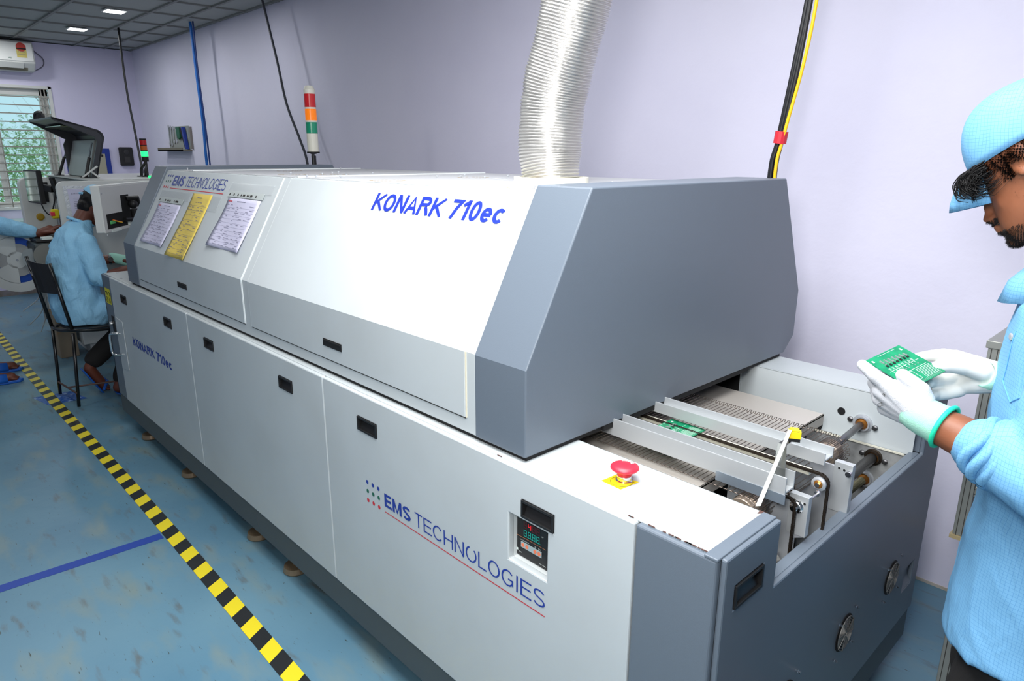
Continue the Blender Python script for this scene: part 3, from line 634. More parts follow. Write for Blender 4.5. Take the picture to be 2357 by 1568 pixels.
# support shelf under the belt
b = MB(); b.box(2.9, 3.672, .218, .985, .862, .868); b.box(3.668, 3.672, .218, .985, .835, .868); b.build('support_shelf', mat('shelf_plate', (196, 190, 182), .35, .3), ov, bevel=.001)
# dark floor of the well
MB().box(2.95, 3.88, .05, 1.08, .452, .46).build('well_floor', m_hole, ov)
# mesh belt
zb_, by0, by1, xa_, rr_ = .884, .325, .80, 3.775, .036
b = MB(); e = MB()
def beltpos(s):    # arclength measured back from pulley start
    if s < 0: return V(xa_+s, 0, zb_)
    a_ = s/rr_; a_ = min(a_, PI*.95); return V(xa_+rr_*math.sin(a_), 0, zb_-rr_+rr_*math.cos(a_))
s = -.58; pts = []
while s < rr_*PI*.9: pts.append(beltpos(s)); s += .0125
for p in pts: b.tube([p+Y*by0, p+Y*by1], .0011, 5)
for yy0, sg_ in ((by1, 1), (by0, -1), (.47, 1)):
    e = MB()
    for i in range(len(pts)-1):
        p, q_ = pts[i], pts[i+1]; m_ = p.lerp(q_, .5)
        up_ = (p-V(xa_, 0, zb_-rr_)).normalized()*.004 if p.x > xa_ else V(0, 0, .004)
        e.tube([p+Y*yy0, p+Y*(yy0+.006*sg_)+up_, m_+Y*(yy0+.006*sg_)+up_*1.2, m_+Y*(yy0-.001*sg_), q_+Y*yy0], .0011, 4)
    e.build('belt_edge_links', m_belt, ov)
b.build('mesh_belt', m_belt, ov)
for y0, y1 in ((.318, .372), (.46, .505), (.735, .790)):
    o = MB().lathe([(.030, 0), (.031, .002), (.031, (y1-y0)*.35), (.026, (y1-y0)*.4), (.031, (y1-y0)*.45), (.031, y1-y0)], (xa_, y0, zb_-rr_), Y, 30).build('belt_drum', m_bronze, ov, smooth=False)
    b = MB()
    for k in range(44): a_ = k/44*2*PI; b.tube([(xa_+.0325*math.sin(a_), y0+.018, zb_-rr_+.0325*math.cos(a_)), (xa_+.0325*math.sin(a_), y1+.012, zb_-rr_+.0325*math.cos(a_))], .0009, 4)
    b.build('drum_wires', m_belt, o)
    MB().lathe([(.0175, -.004), (.019, 0)], (xa_, y0, zb_-rr_), Y, 20).build('drum_hub', m_bronze, o)
# aluminium rails (U profiles)
def rail(y0, y1, z0, z1, x0, x1, nm='conveyor_rail'):
    t = .0035; b = MB(); b.box(x0, x1, y0, y0+t, z0, z1); b.box(x0, x1, y1-t, y1, z0+.004, z1+.002); b.box(x0+.0005, x1-.0005, y0+t, y1-t, z0+.008, z0+.012)
    return b.build(nm, m_alu, ov, bevel=.0006)
r1 = rail(.335, .377, .908, .953, 2.9, 3.858); r2 = rail(.515, .562, .924, .953, 2.9, 3.862)
q = MB(); q.box(3.70, 3.86, .3335, .3345, .893, .915); q.build('rail_backing', mat('bluish_zinc', (176, 190, 204), .35, .8), r1)
MB().box(2.9, 3.838, .498, .514, .898, .909).box(2.9, 3.79, .468, .478, .890, .899).box(2.9, 3.83, .378, .388, .90, .908).build('chain_guide', m_guide, ov)
# roller chains
def chain(path, nm='roller_chain', pitch=.0075, w=.006, h=.0056):
    pts = [Vector(p) for p in path]; L = [0]
    for i in range(1, len(pts)): L.append(L[-1]+(pts[i]-pts[i-1]).length)
    def at(s):
        for i in range(1, len(pts)):
            if s <= L[i]: return pts[i-1].lerp(pts[i], (s-L[i-1])/(L[i]-L[i-1]+1e-9))
        return pts[-1]
    b = MB(); s = 0; k = 0
    while s+pitch < L[-1]:
        p, q = at(s), at(s+pitch)
        ww = w if k % 2 else w*.7
        for sd in (-1, 1): b.bar(p-(q-p)*.22+Y*sd*ww/2, q+(q-p)*.22+Y*sd*ww/2, .0012, h, up=(Z if abs((q-p).z) < abs((q-p).x) else X))
        b.tube([p-Y*w*.62, p+Y*w*.62], .0019, 6); s += pitch; k += 1
    return b.build(nm, m_chain, ov)
def loop(y, x0, xc, zc, r, zend, drop=.30):
    top = [(x0, y, zc+r), (xc, y, zc+r)]; a_ = [(xc+r*math.sin(t*PI/20), y, zc+r*math.cos(t*PI/20)) for t in range(1, 11)]
    return top+a_+[(xc+r+(.0 if zend is None else 0), y, zend)]
chain(loop(.492, 2.9, 3.865, .893, .020, .60)); chain([(2.9, .455, .901), (3.80, .455, .901)]+[(3.80+.024*math.sin(t*PI/16), .455, .877+.024*math.cos(t*PI/16)) for t in range(1, 9)]+[(3.826, .455, .60)])
chain([(3.845-.018*math.cos(t*PI/10), .385, .868+.02*math.sin(t*PI/10)) for t in range(0, 10)]+[(3.862, .385, .60)])
chain([(3.85, .425, .80), (3.855, .425, .60)])
for (x_, y_, z_, r_) in ((3.868, .485, .893, .013), (3.80, .449, .877, .010)):
    o = MB().lathe([(r_*1.25, 0), (r_*1.25, .004), (r_*.9, .006)], (x_, y_, z_), -Y, 24).build('sprocket', m_zinc, ov)
    MB().lathe([(r_*.9, .004), (r_*.6, .008), (r_*.5, .008)], (x_, y_, z_), -Y, 20).build('greasy_hub', mat('amber_grease', (168, 112, 50), .3, .6), o); MB().lathe([(r_*.42, .006), (r_*.42, .012)], (x_, y_, z_), -Y, 6).build('bolt', m_chrome, o)
# side plates at the discharge end
def side_plate(y, xr, zt, zl, nm='side_plate'):
    b = MB(); b.prism([(xr-.185, y, zt-.01), (xr-.03, y, zt-.01), (xr, y, zt-.01), (xr, y, zl), (xr-.02, y, zl-.01), (xr-.022, y, .47), (xr-.12, y, .47), (xr-.185, y, .60)], (0, .005, 0)); o = b.build(nm, m_zinc, ov, bevel=.0008)
    MB().box(xr-.040, xr+.002, y-.0012, y+.016, zl, zt+.002).build('corner_block', m_alu, o, bevel=.001)
    for dx, dz in ((-.028, -.012), (-.016, -.014), (-.006, -.014)): MB().lathe([(.0028, 0), (.0028, .001)], (xr+dx, y-.0012, zt+dz), -Y, 10).build('screw', m_steel, o)
    return o
s1 = side_plate(.400, 3.882, .892, .800); s2 = side_plate(.606, 3.892, .902, .780)
for x_, z_, r_ in ((3.822, .868, .009), (3.860, .866, .012)):
    MB().lathe([(r_*1.25, 0), (r_*1.25, .002), (r_, .003), (r_, .010), (r_*.55, .011), (r_*.5, .016)], (x_, .3995, z_), -Y, 6 if r_ < .01 else 14).build('hex_nut', m_chrome, s1)
for y0, x_, z_ in ((.416, 3.884, .886), (.59, 3.895, .888)):
    MB().cyl((x_-.004, y0, z_), (x_-.004, y0+.03, z_), .003, 10).lathe([(.0065, 0), (.0065, .006), (.004, .009)], (x_-.004, y0+(.03 if y0 < .5 else -.004), z_), Y, 14).build('guide_pin', m_chrome, ov)
MB().cyl((3.81, .395, .70), (3.81, .34, .70), .045, 40).build('drive_pulley', m_steel, ov, bevel=.002)
# bracket with yellow sensor plug and ribbon
br = MB().prism([(3.815, .358, .930), (3.845, .358, .934), (3.838, .362, 1.012), (3.820, .362, 1.010)], (0, .0016, 0)).prism([(3.820, .362, 1.010), (3.838, .362, 1.012), (3.842, .402, 1.018), (3.826, .402, 1.016)], (0, 0, .0016)).build('sensor_bracket', m_steel, ov)
b = MB(); Mx = Matrix.Translation(V(3.842, .385, 1.030)) @ Matrix.Rotation(.5, 4, 'Z'); b.box(-.013, .013, -.008, .008, -.006, .010, Mx).box(-.009, .009, -.0085, .0085, .010, .014, Mx); b.build('yellow_plug', mat('yellow_plug', (248, 214, 28), .4), br, bevel=.001)
MB().box(-.010, .012, -.007, .008, -.013, -.006, Mx).build('plug_socket', m_black, br)
MB().prism([(3.836, .366, 1.046), (3.8435, .366, 1.046), (3.8210, .31, .885), (3.8100, .31, .880)], (0, .0012, 0)).build('ribbon_tape', m_ribbon, br)

# ================================================================== boards
def pcb_parts(t, M, w, h, seed=1):
    """M maps board coordinates (x along w, y along h, z up) to the world"""
    b = MB().box(-w/2, w/2, -h/2, h/2, -.0008, .0008, M); bd = b.build('board', m_pcb, t)
    s_ = MB(); p_ = MB(); d_ = MB()
    def q(mb, x, y, a, c, z=.0011): mb.box(x, x+a, y, y+c, .0008, z, M)
    for i in range(7): q(p_, -w*.34+i*w*.01, -h*.32+i*h*.1, w*.10, h*.035, .0030); q(p_, -w*.34+w*.12, -h*.32+i*h*.1, .003, h*.045, .0034); q(d_, -w*.18, -h*.33+i*h*.1, .004, .005, .0022)
    for i in range(8): q(s_, -w*.10, -h*.36+i*h*.09, w*.06, .0006); q(s_, -w*.10, -h*.36+i*h*.09+.003, w*.06, .0005); q(s_, -w*.01, -h*.36+i*h*.09, w*.05, .0006); q(p_, .0+w*.06, -h*.36+i*h*.09, .0025, .0030, .0013)
    for x_ in (-w*.02, w*.14): q(s_, x_, -h*.42, .0007, h*.84)
    for i in range(9): q(s_, w*.18+i*w*.03, h*.05, .0006, h*.4)
    for i in range(26): q(p_, w*.44, -h*.46+i*h*.035, w*.04, .0010)
    q(s_, w*.16, -h*.40, w*.24, .0006); q(s_, w*.16, -h*.05, w*.24, .0006); q(s_, w*.16, -h*.40, .0006, h*.35); q(s_, w*.40, -h*.40, .0006, h*.35)
    q(s_, -w*.46, -h*.2, .0006, h*.5); q(s_, -w*.42, -h*.44, w*.06, .004); q(s_, -w*.42, h*.38, w*.06, .004)
    s_.build('silkscreen', m_silk, bd); p_.build('pads', m_solder, bd); d_.build('chip', m_black, bd)
t = thing('circuit_board', 'green circuit board riding on the oven outfeed chains', 'circuit board', (3.505, .45, .912))
pcb_parts(t, Matrix.Translation(V(3.507, .452, .9135)), .102, .148)
BC = V(4.007, .458, 1.2035); ex = V(.939, -.165, -.300).normalized(); ez = V(.264, -.21, .941).normalized(); ey = ez.cross(ex).normalized(); ez = ex.cross(ey)
BM = Matrix((ex, ey, ez)).transposed().to_4x4(); ex_, ey_, ez_ = BM.col[0].xyz, BM.col[1].xyz, BM.col[2].xyz
# columns of the fitted rotation
ex_ = V(.939, -.165, -.300); ex_.normalize(); ey_ = V(.219, .964, .153); ey_ = (ey_-ex_*ey_.dot(ex_)).normalized(); ez_ = ex_.cross(ey_)
BM = Matrix((ex_, ey_, ez_)).transposed().to_4x4(); BM.translation = BC
t = thing('circuit_board', 'green circuit board held up in the gloved hands of the standing worker', 'circuit board', tuple(BC))
pcb_parts(t, BM, .098, .108, 2)

# ================================================================== sheets on the hood
def sheet(nm, lab, x0, x1, t0, t1, mp, film=None, seed=1, lines=True, skew=0., red=True):
    o_ = po+SV*(t0)+X*x0; hgt = t1-t0; wdt = x1-x0
    th = thing(nm, lab, 'sheet', tuple(o_)); nx, ny = 10, 14; vs = []; fs = []
    def pt(a, c, d=0.):
        cur = .004+.004*math.sin(a*5+seed)*math.sin(c*4+seed)+.010*(1-c)*abs(a-.5)
        return po+X*(x0+a*wdt+skew*(1-c))+SV*(t0+c*hgt)+SN*(cur+d)
    for i in range(ny+1):
        for j in range(nx+1): vs.append(pt(j/nx, i/ny))
    for i in range(ny):
        for j in range(nx): k = i*(nx+1)+j; fs.append((k, k+1, k+nx+2, k+nx+1))
    b = MB().add(vs, fs); pg = b.build('paper', mp, th, smooth=True)
    sm = pg.modifiers.new('t', 'SOLIDIFY'); sm.thickness = .0006
    if lines:
        rr = random.Random(seed); q = MB()
        def strip(a0, a1, c, hh):
            n_ = 6; v_ = []
            for k in range(n_+1): a_ = a0+(a1-a0)*k/n_; v_ += [pt(a_, c, .0009), pt(a_, c+hh, .0009)]
            q.add(v_, [(2*k, 2*k+2, 2*k+3, 2*k+1) for k in range(n_)])
        for i in range(22):
            c = .05+i*.038
            if i % 2 == 0: strip(.05, .95, c, .0025)
            a_ = .06
            while a_ < .85:
                l_ = rr.uniform(.04, .14)
                if rr.random() < .55: strip(a_, min(a_+l_, .94), c+.012, .007)
                a_ += l_+rr.uniform(.03, .1)
        strip(.35, .62, .93, .012)
        q.build('printed_rows', m_ink, pg)
        if red:
            q = MB(); strip(.05, .18, .925, .02); q.build('red_stamp', m_redv, pg)
    if film:
        f = MB(); a0, a1, c0, c1 = film
        f.prism([po+X*a0+SV*c0+SN*.001, po+X*a1+SV*c0+SN*.001, po+X*a1+SV*c1+SN*.001, po+X*a0+SV*c1+SN*.001], SN*.0015); f.build('plastic_sleeve_top', m_film, th)
        if not red: return th
        f = MB(); f.prism([po+X*(x0-.01)+SV*(t1+.004)+SN*.004, po+X*(x1+.01)+SV*(t1+.004)+SN*.004, po+X*(x1+.01)+SV*(t1+.03)+SN*.004, po+X*(x0-.01)+SV*(t1+.03)+SN*.004], SN*.001)
        f.build('sleeve_strip', mat('translucent_strip', (206, 214, 212), .3, alpha=.7), th)
        f = MB(); rr = random.Random(seed+4)
        for k in range(14): a_ = x0+rr.random()*(x1-x0); f.prism([po+X*a_+SV*(t1+.010)+SN*.0055, po+X*(a_+.010)+SV*(t1+.012)+SN*.0055, po+X*(a_+.009)+SV*(t1+.018)+SN*.0055, po+X*(a_+.002)+SV*(t1+.020)+SN*.0055], SN*.0005)
        f.build('strip_print', m_gasket, th)
    return th
sheet('job_sheet', 'white printed sheet in a clear sleeve, leftmost on the hood', .735, 1.040, .029, .238, m_paper, (.70, 1.10, .262, .303), 2)
sheet('job_sheet', 'long yellow printed sheet in the middle of the hood door', 1.125, 1.352, .001, .305, m_ypaper, (1.35, 1.45, .235, .302), 5, red=False)
sheet('job_sheet', 'white printed sheet in a clear sleeve, nearest the hood seam', 1.520, 1.830, .090, .305, m_paper, (1.49, 1.89, .333, .372), 8)

# ================================================================== duct
def duct():
    path = spline([(2.885, .645, ZT+.012), (2.876, .645, 1.61), (2.886, .65, 1.76), (2.925, .655, 1.90), (2.972, .66, 2.06), (3.03, .67, 2.30), (3.06, .70, 2.55), (3.07, .72, HC-.01)], 60)
    L = [0]
    for i in range(1, len(path)): L.append(L[-1]+(path[i]-path[i-1]).length)
    n = 1120; pts = []; rs = []; j = 1
    for k in range(n):
        s = L[-1]*k/(n-1)
        while L[j] < s and j < len(L)-1: j += 1
        pts.append(path[j-1].lerp(path[j], (s-L[j-1])/(L[j]-L[j-1]))); rs.append(.098+.0021*math.sin(k*2*PI/8)+.0025*noise.noise(V(s*9, 1, 2))-.012*math.exp(-(s/.05)**2))
    b = MB(); b.tube(pts, rs, 48)
    b.v = [v+Vector((noise.noise(v*30), noise.noise(v*30+V(9, 0, 0)), 0))*.003 for v in b.v]
    t = thing('exhaust_duct', 'silver corrugated foil duct rising from the oven top', 'duct', (2.885, .645, ZT))
    b.build('foil_hose', m_foil, t, smooth=True)
    MB().lathe([(.10, 0), (.117, .0), (.117, .017), (.100, .017), (.098, .012)], (2.885, .645, ZT+.0025), n=48).build('collar', m_ivory, t)
    b = MB(); b.tube([(2.80, .60, ZT+.006), (2.68, .585, ZT+.010)], .0008, 4); b.build('wire_end', m_zinc, t)
duct()

# ================================================================== hanging cables
def cable(nm, lab, pts, r, m, cat='cable'): return tag(MB().tube(spline(pts, 8), r, 8).build(nm, m, smooth=True), lab, cat)
t = thing('power_cable_bundle', 'thick black cable bundle with one yellow core behind the oven', 'cable', (3.28, 1.33, 0))
base = [(3.285, 1.33, .95), (3.285, 1.30, 1.50), (3.300, 1.30, 1.644), (3.330, 1.30, 1.869), (3.350, 1.30, 2.056), (3.362, 1.31, 2.3), (3.368, 1.33, HC)]
for i, (dx, dy, wob) in enumerate(((-.010, 0, 0), (0, .008, .004), (.008, -.006, .0035), (.0, -.008, -.003))):
    pts = [V(*p)+V(dx+wob*math.sin(k*1.1), dy, 0)*(1.0 if k != 2 else .8) for k, p in enumerate(base)]
    MB().tube(spline(pts, 8), .0075 if i < 3 else .006, 8).build('black_core', m_cable, t, smooth=True)
pts = [V(*p)+V(.014+(.012 if k in (3, 4) else 0), -.012, 0) for k, p in enumerate(base)]
MB().tube(spline(pts, 8), .0055, 8).build('yellow_core', m_cabley, t, smooth=True)
MB().tube([(3.3005, 1.296, 1.630), (3.3045, 1.296, 1.668)], .0205, 12).build('red_tape_wrap', m_redv, t)
cable('blue_network_cable', 'bright blue cable dropping from the ceiling to the oven', [(-2.60, 1.60, HC), (-2.585, 1.60, 2.371), (-2.555, 1.60, 1.83), (-2.57, 1.60, 1.487), (-2.57, 1.62, .9)], .0135, m_cableb)
cable('blue_network_cable', 'darker strand twisted beside the bright blue cable', [(-2.56, 1.61, HC), (-2.57, 1.61, 2.35), (-2.53, 1.61, 1.83), (-2.545, 1.62, 1.487), (-2.55, 1.63, .9)], .008, mat('dark_blue_cable', (16, 50, 116), .4))
cable('grey_power_cable', 'thin dark grey cable taped blue, sloping down behind the signal tower', [(-1.09, 1.60, HC), (-.98, 1.60, 2.45), (-.902, 1.60, 2.235), (-.809, 1.60, 1.948), (-.64, 1.60, 1.691), (-.549, 1.60, 1.523), (-.5, 1.6, 1.2)], .0095, mat('grey_black_cable', (60, 62, 70), .5))
cable('machine_power_cable', 'thin black cable hanging from the ceiling seam by the end wall', [(-3.43, 1.22, HC), (-3.36, 1.2, 2.2), (-3.277, 1.2, 1.795), (-3.15, 1.18, 1.5), (-3.02, 1.15, 1.40), (-2.9, 1.1, 1.41)], .010, m_cable)

# ================================================================== floor markings
t = thing('hazard_tape', 'yellow and black striped tape along the floor in front of the oven', 'floor tape', (0, -.21, 0))
mb1, mb2 = MB(), MB(); x = XL+.05; k = 0
def ty_(x): return -.212+.006*math.sin(x*1.3)
while x < 4.2:
    w_ = .077; b = mb1 if k % 2 else mb2
    v_ = []
    for a_ in range(4):
        xx = x+w_*a_/3
        v_ += [V(xx+.017, ty_(xx)-.031, .0018), V(xx-.017, ty_(xx)+.031, .0018)]
    v_ += [v-V(0, 0, .0008) for v in v_]
    b.add(v_, [(0, 2, 3, 1), (2, 4, 5, 3), (4, 6, 7, 5), (8, 9, 11, 10), (10, 11, 13, 12), (12, 13, 15, 14), (0, 1, 9, 8), (6, 14, 15, 7)]); x += w_; k += 1
mb1.build('yellow_bands', mat('yellow_tape', (232, 212, 36), .4, bump=(40, .2, .002)), t); mb2.build('black_bands', mat('black_tape', (30, 32, 34), .4, bump=(40, .2, .002)), t)
tag(MB().prism([(1.36, -2.4, .0006), (1.415, -2.4, .0006), (1.488, -.243, .0006), (1.435, -.243, .0006)], (0, 0, .0006)).build('blue_floor_line', mat('blue_line', (32, 64, 150), .5), origin=(1.4, -.8, 0)), 'dark blue line taped across the floor', 'floor tape')
b = MB(); rr = random.Random(12); nx = 16; vs = []
for i in range(nx+1):
    for j in range(nx+1): vs.append(V(-.95+.24*i/nx+.02*j/nx, -.31+.22*j/nx+.05*i/nx, .0004+.0004*max(0, noise.noise(V(i*.5, j*.5, 3)))))
b.add(vs, [(i*(nx+1)+j, (i+1)*(nx+1)+j, (i+1)*(nx+1)+j+1, i*(nx+1)+j+1) for i in range(nx) for j in range(nx)])
tag(b.build('plastic_bag', mat('crinkled_blue_plastic', (40, 92, 176), .25, bump=(40, .6, .01), vary=[((170, 200, 235), 25, .55, .7)]), origin=(-.8, -.2, 0)), 'crumpled blue plastic under the hazard tape by the chair leg', 'plastic bag')

# ================================================================== WALL THINGS
t = thing('tool_shelf', 'small wall rack with a ledge, fixed to the back wall at the far left', 'tool rack', (-3.8, YB, 1.6))
MB().box(-4.12, -3.50, YB-.012, YB, 1.615, 1.86).build('back_board', mat('rack_grey', (150, 156, 152), .6), t)
MB().box(-4.27, -3.47, YB-.10, YB, 1.600, 1.612).box(-4.27, -3.47, YB-.10, YB-.094, 1.6, 1.635).build('ledge', mat('rack_brown', (112, 106, 92), .6), t)
MB().box(-3.44, -3.42, YB-.02, YB, 1.62, 1.85).build('side_strip', mat('rack_side', (128, 122, 118), .6), t)
def tagtool(mb, nm, m, lab, cat='tool', grp=None, **k): return tag(mb.build(nm, m, **k), lab, cat, grp)
yt = YB-.018
for i, (x_, z0, z1) in enumerate(((-4.09, 1.68, 1.862), (-4.02, 1.67, 1.85), (-3.94, 1.70, 1.845), (-3.86, 1.705, 1.84))):
    b = MB(); b.bar((x_, yt, z0), (x_+.012, yt, z1), .014, .005, up=Y)
    for z_ in (z0, z1): b.lathe([(.022, 0), (.022, .006)], (x_+(.012 if z_ == z1 else 0), yt+.003, z_), -Y, 10)
    tagtool(b, 'spanner', m_zinc, ['long steel spanner at the left end of the wall rack', 'second steel spanner from the left on the wall rack', 'third steel spanner from the left on the wall rack', 'short steel spanner beside the green pouch on the wall rack'][i], grp='spanners on the wall rack')
b = MB(); b.prism([(-3.81, yt, 1.85), (-3.69, yt, 1.848), (-3.70, yt, 1.74), (-3.74, yt, 1.72), (-3.78, yt, 1.74)], (0, -.02, 0)); tagtool(b, 'tool_pouch', mat('green_pouch', (16, 92, 62), .5), 'green pouch hanging on the wall tool rack', 'pouch', bevel=.004)
b = MB(); b.prism([(-3.68, yt, 1.84), (-3.61, yt, 1.835), (-3.53, yt, 1.63), (-3.58, yt, 1.63)], (0, -.02, 0)); tagtool(b, 'holster', m_blackm, 'long black tool holster leaning on the wall rack')
b = MB(); b.prism([(-3.60, yt, 1.845), (-3.56, yt, 1.845), (-3.50, yt, 1.62), (-3.54, yt, 1.62)], (0, -.03, 0)); tagtool(b, 'blue_folder', m_blue, 'blue strip folder at the right end of the wall rack', 'folder')
tagtool(MB().cyl((-4.0, YB-.06, 1.622), (-3.72, YB-.06, 1.622), .009, 10), 'screwdriver', m_redv, 'red handled screwdriver lying on the wall rack ledge')
t = thing('wall_box', 'black plastic box mounted on the end wall near the corner', 'wall box', (XL, 1.57, 1.42))
MB().box(XL, XL+.05, 1.50, 1.65, 1.425, 1.642).build('casing', m_black, t, bevel=.014)
MB().lathe([(.028, 0), (.03, .004), (.012, .006)], (XL+.05, 1.575, 1.585), X, 20).build('dial', mat('dark_dial', (46, 46, 48), .4), t)
MB().box(XL+.05, XL+.054, 1.545, 1.605, 1.465, 1.53).build('label_plate', mat('dark_plate', (54, 52, 52), .5), t)
t = thing('notice_board', 'blue framed board on the end wall behind the raised lid', 'notice board', (XL, 1.16, 1.1))
MB().box(XL, XL+.02, .94, 1.40, 1.05, 1.625).build('frame', m_blue, t, bevel=.002)
MB().box(XL+.021, XL+.026, .99, 1.345, 1.08, 1.565).build('sheet', mat('beige_sheet', (176, 172, 150), .7), t)
MB().lathe([(.012, 0), (.014, .006)], (XL+.026, 1.31, 1.545), X, 12).build('magnet', m_blackm, t)

# ================================================================== PICK AND PLACE MACHINE
pp = thing('placement_machine', 'white component placement machine with a raised dark lid, at the far end of the line', 'placement machine', (-2.3, .6, 0))
b = MB(); b.box(-3.0, -1.52, .36, 1.15, .80, 1.383); pp_body = b.build('upper_body', m_grey, pp, bevel=.01)
b = MB(); b.box(-3.0, -1.78, .195, 1.10, .10, .80).box(-2.9, -1.85, .25, 1.05, 0, .10); b.build('base_cabinet', m_wh2, pp, bevel=.004)
MB().box(-3.02, -1.50, .34, 1.17, 1.383, 1.392).build('top_plate', mat('top_plate_grey', (176, 178, 176), .35), pp, bevel=.002)
def rpoly(x, y0, y1, z0, z1, r=.05, n=6):
    pts = [V(x, y0, z0), V(x, y1, z0), V(x, y1, z1)]
    pts += [V(x, y0+r-r*math.sin(i*PI/2/n), z1-r+r*math.cos(i*PI/2/n)) for i in range(n+1)]
    return pts
MB().prism(rpoly(-1.53, .13, 1.17, .80, 1.385), (.035, 0, 0)).build('end_panel', m_wh2, pp, bevel=.004)
MB().prism(rpoly(-3.0, .12, .36, .80, 1.372, .06), (.10, 0, 0)).build('left_column', m_wh2, pp, bevel=.006)
MB().box(-3.02, -3.0, .15, 1.15, .10, 1.33).build('left_panel', m_grey, pp)
MB().prism([(-2.898, .20, 1.33), (-2.898, .33, 1.33), (-2.898, .32, 1.16), (-2.898, .26, 1.17)], (.004, 0, 0)).build('dark_display', m_blackm, pp)
MB().prism([(-2.8935, .21, 1.325), (-2.8935, .29, 1.325), (-2.8935, .28, 1.28), (-2.8935, .22, 1.28)], (.001, 0, 0)).build('red_strip', mat('dull_red', (120, 40, 40), .5), pp)
MB().lathe([(.030, 0), (.032, .006), (.020, .010)], (-2.90, .235, 1.035), X, 20).build('yellow_knob', mat('ochre_knob', (176, 140, 20), .5), pp)
MB().box(-2.9, -1.53, .20, .36, .78, .80).build('front_sill', m_grey, pp)
MB().lathe([(.11, 0), (.11, .006)], (-1.96, .30, 1.12), V(.9, -.3, 0), 28).build('black_disc', m_blackm, pp)
MB().box(-2.0, -1.95, .20, .24, 1.02, 1.20).build('upright', m_grey, pp)
b = MB(); b.box(-1.99, -1.93, .155, .205, 1.09, 1.16); es = b.build('emergency_stop_box', mat('yellow_box', (226, 208, 20), .4), pp, bevel=.008)
MB().box(-1.985, -1.928, .148, .175, 1.11, 1.14).build('red_key', m_red, es, bevel=.003)
MB().box(-1.94, -1.84, .20, .30, .98, 1.12).build('black_control_box', m_black, pp, bevel=.003)
# monitor on its arm
b = MB(); Mm = Matrix.Translation(V(-2.40, .150, 1.315)) @ Matrix.Rotation(.10, 4, 'Z'); b.box(-.17, .17, -.018, .018, -.132, .132, Mm); mo = b.build('monitor', m_black, pp, bevel=.004)
MB().box(-.155, .155, -.0195, -.0182, -.118, .122, Mm).build('screen', mat('dark_glossy_screen', (70, 96, 84), .06, spec=.9, coat=1.), mo)
b = MB(); b.bar((-2.30, .16, 1.32), (-2.20, .24, 1.30), .05, .05); b.bar((-2.2, .24, 1.39), (-2.17, .27, 1.20), .035, .03); b.bar((-2.17, .27, 1.20), (-2.16, .36, 1.16), .03, .03); b.build('monitor_arm', m_black, pp, bevel=.004)
MB().tube(spline([(-2.30, .155, 1.20), (-2.27, .17, 1.13), (-2.24, .20, 1.10), (-2.19, .23, 1.20), (-2.18, .25, 1.30), (-2.2, .26, 1.34)]), .005, 6).build('monitor_cable', m_cable, pp)
# raised lid: L-shaped cover with side webs, gas struts
def lidsec(x): return [V(x, .497, 1.392), V(x, .586, 1.70), V(x, .575, 1.735), V(x, .548, 1.757), V(x, .250, 1.845)]
b = MB(); A = lidsec(-2.75); B_ = lidsec(-1.90); vs = []
inn = [V(0, -.012, -.004), V(0, -.016, -.010), V(0, -.012, -.014), V(0, -.008, -.016), V(0, 0, -.016)]
for S_, off in ((A, 0), (B_, 0)): vs += S_+[p+q for p, q in zip(S_, inn)]
fs = []
for i in range(4): fs += [(i, i+1, i+11, i+10), (i+5, i+15, i+16, i+6)]
fs += [(0, 10, 15, 5), (4, 9, 19, 14)]
for i in range(4): fs += [(i, i+5, i+6, i+1), (i+10, i+11, i+16, i+15)]
b.add(vs, fs); ld = b.build('lid', mat('charcoal_lid', (58, 60, 66), .4), pp)
for x_ in (-2.75, -1.922):
    s_ = lidsec(x_); web = [V(0, -.045, -.0), V(0, -.055, -.03), V(0, -.05, -.05), V(0, -.03, -.055), V(0, 0, -.022)]
    if x_ < -2: web = [V(0, -.02, 0), V(0, -.12, -.05), V(0, -.10, -.07), V(0, -.06, -.065), V(0, 0, -.022)]
    pts = s_+[p+q for p, q in zip(s_, web)][::-1]
    MB().prism(pts, (.022, 0, 0)).build('side_web', mat('charcoal_web', (50, 52, 58), .4), ld, bevel=.002)
b = MB(); b.prism([(-2.6, .520, 1.792-.03), (-2.6, .33, 1.818-.03), (-2.05, .33, 1.818-.03), (-2.05, .520, 1.792-.03)], (0, 0, -.006)); b.build('lid_window', mat('tinted_window', (150, 156, 120), .1, spec=.9), ld)
b = MB(); b.prism([(-2.68, .475, 1.40), (-1.98, .475, 1.40), (-1.98, .55, 1.68), (-2.68, .55, 1.68)], (0, -.02, 0)); b.build('lid_liner', mat('liner_grey', (140, 144, 142), .4), ld)
b = MB()
for y_ in (-.0,): b.tube(spline([(-2.72, .285, 1.832), (-2.70, .29, 1.89), (-2.62, .30, 1.905), (-2.52, .31, 1.89), (-2.50, .31, 1.826)], 5), .012, 8)
for k in range(3): b.bar((-2.66+k*.06, .29, 1.83), (-2.65+k*.06, .30, 1.892), .02, .008)
b.build('lid_grip', m_black, ld)
for (a_, c_) in (((-2.75, .40, 1.392), (-2.74, .505, 1.66)), ((-1.93, .42, 1.392), (-1.93, .50, 1.66))):
    a_, c_ = Vector(a_), Vector(c_); m_ = a_.lerp(c_, .58)
    o = MB().tube([a_, m_], .012, 10).build('gas_strut', m_black, pp); MB().tube([m_, c_], .006, 8).build('strut_rod', m_chrome, o); MB().box(a_.x-.05, a_.x+.05, a_.y-.03, a_.y+.03, 1.391, 1.397).build('strut_foot', m_black, o)
MB().bar((-1.93, .40, 1.395), (-1.88, .50, 1.48), .03, .012).bar((-1.90, .46, 1.44), (-1.86, .50, 1.395), .012, .01).build('white_prop', m_wh2, pp)
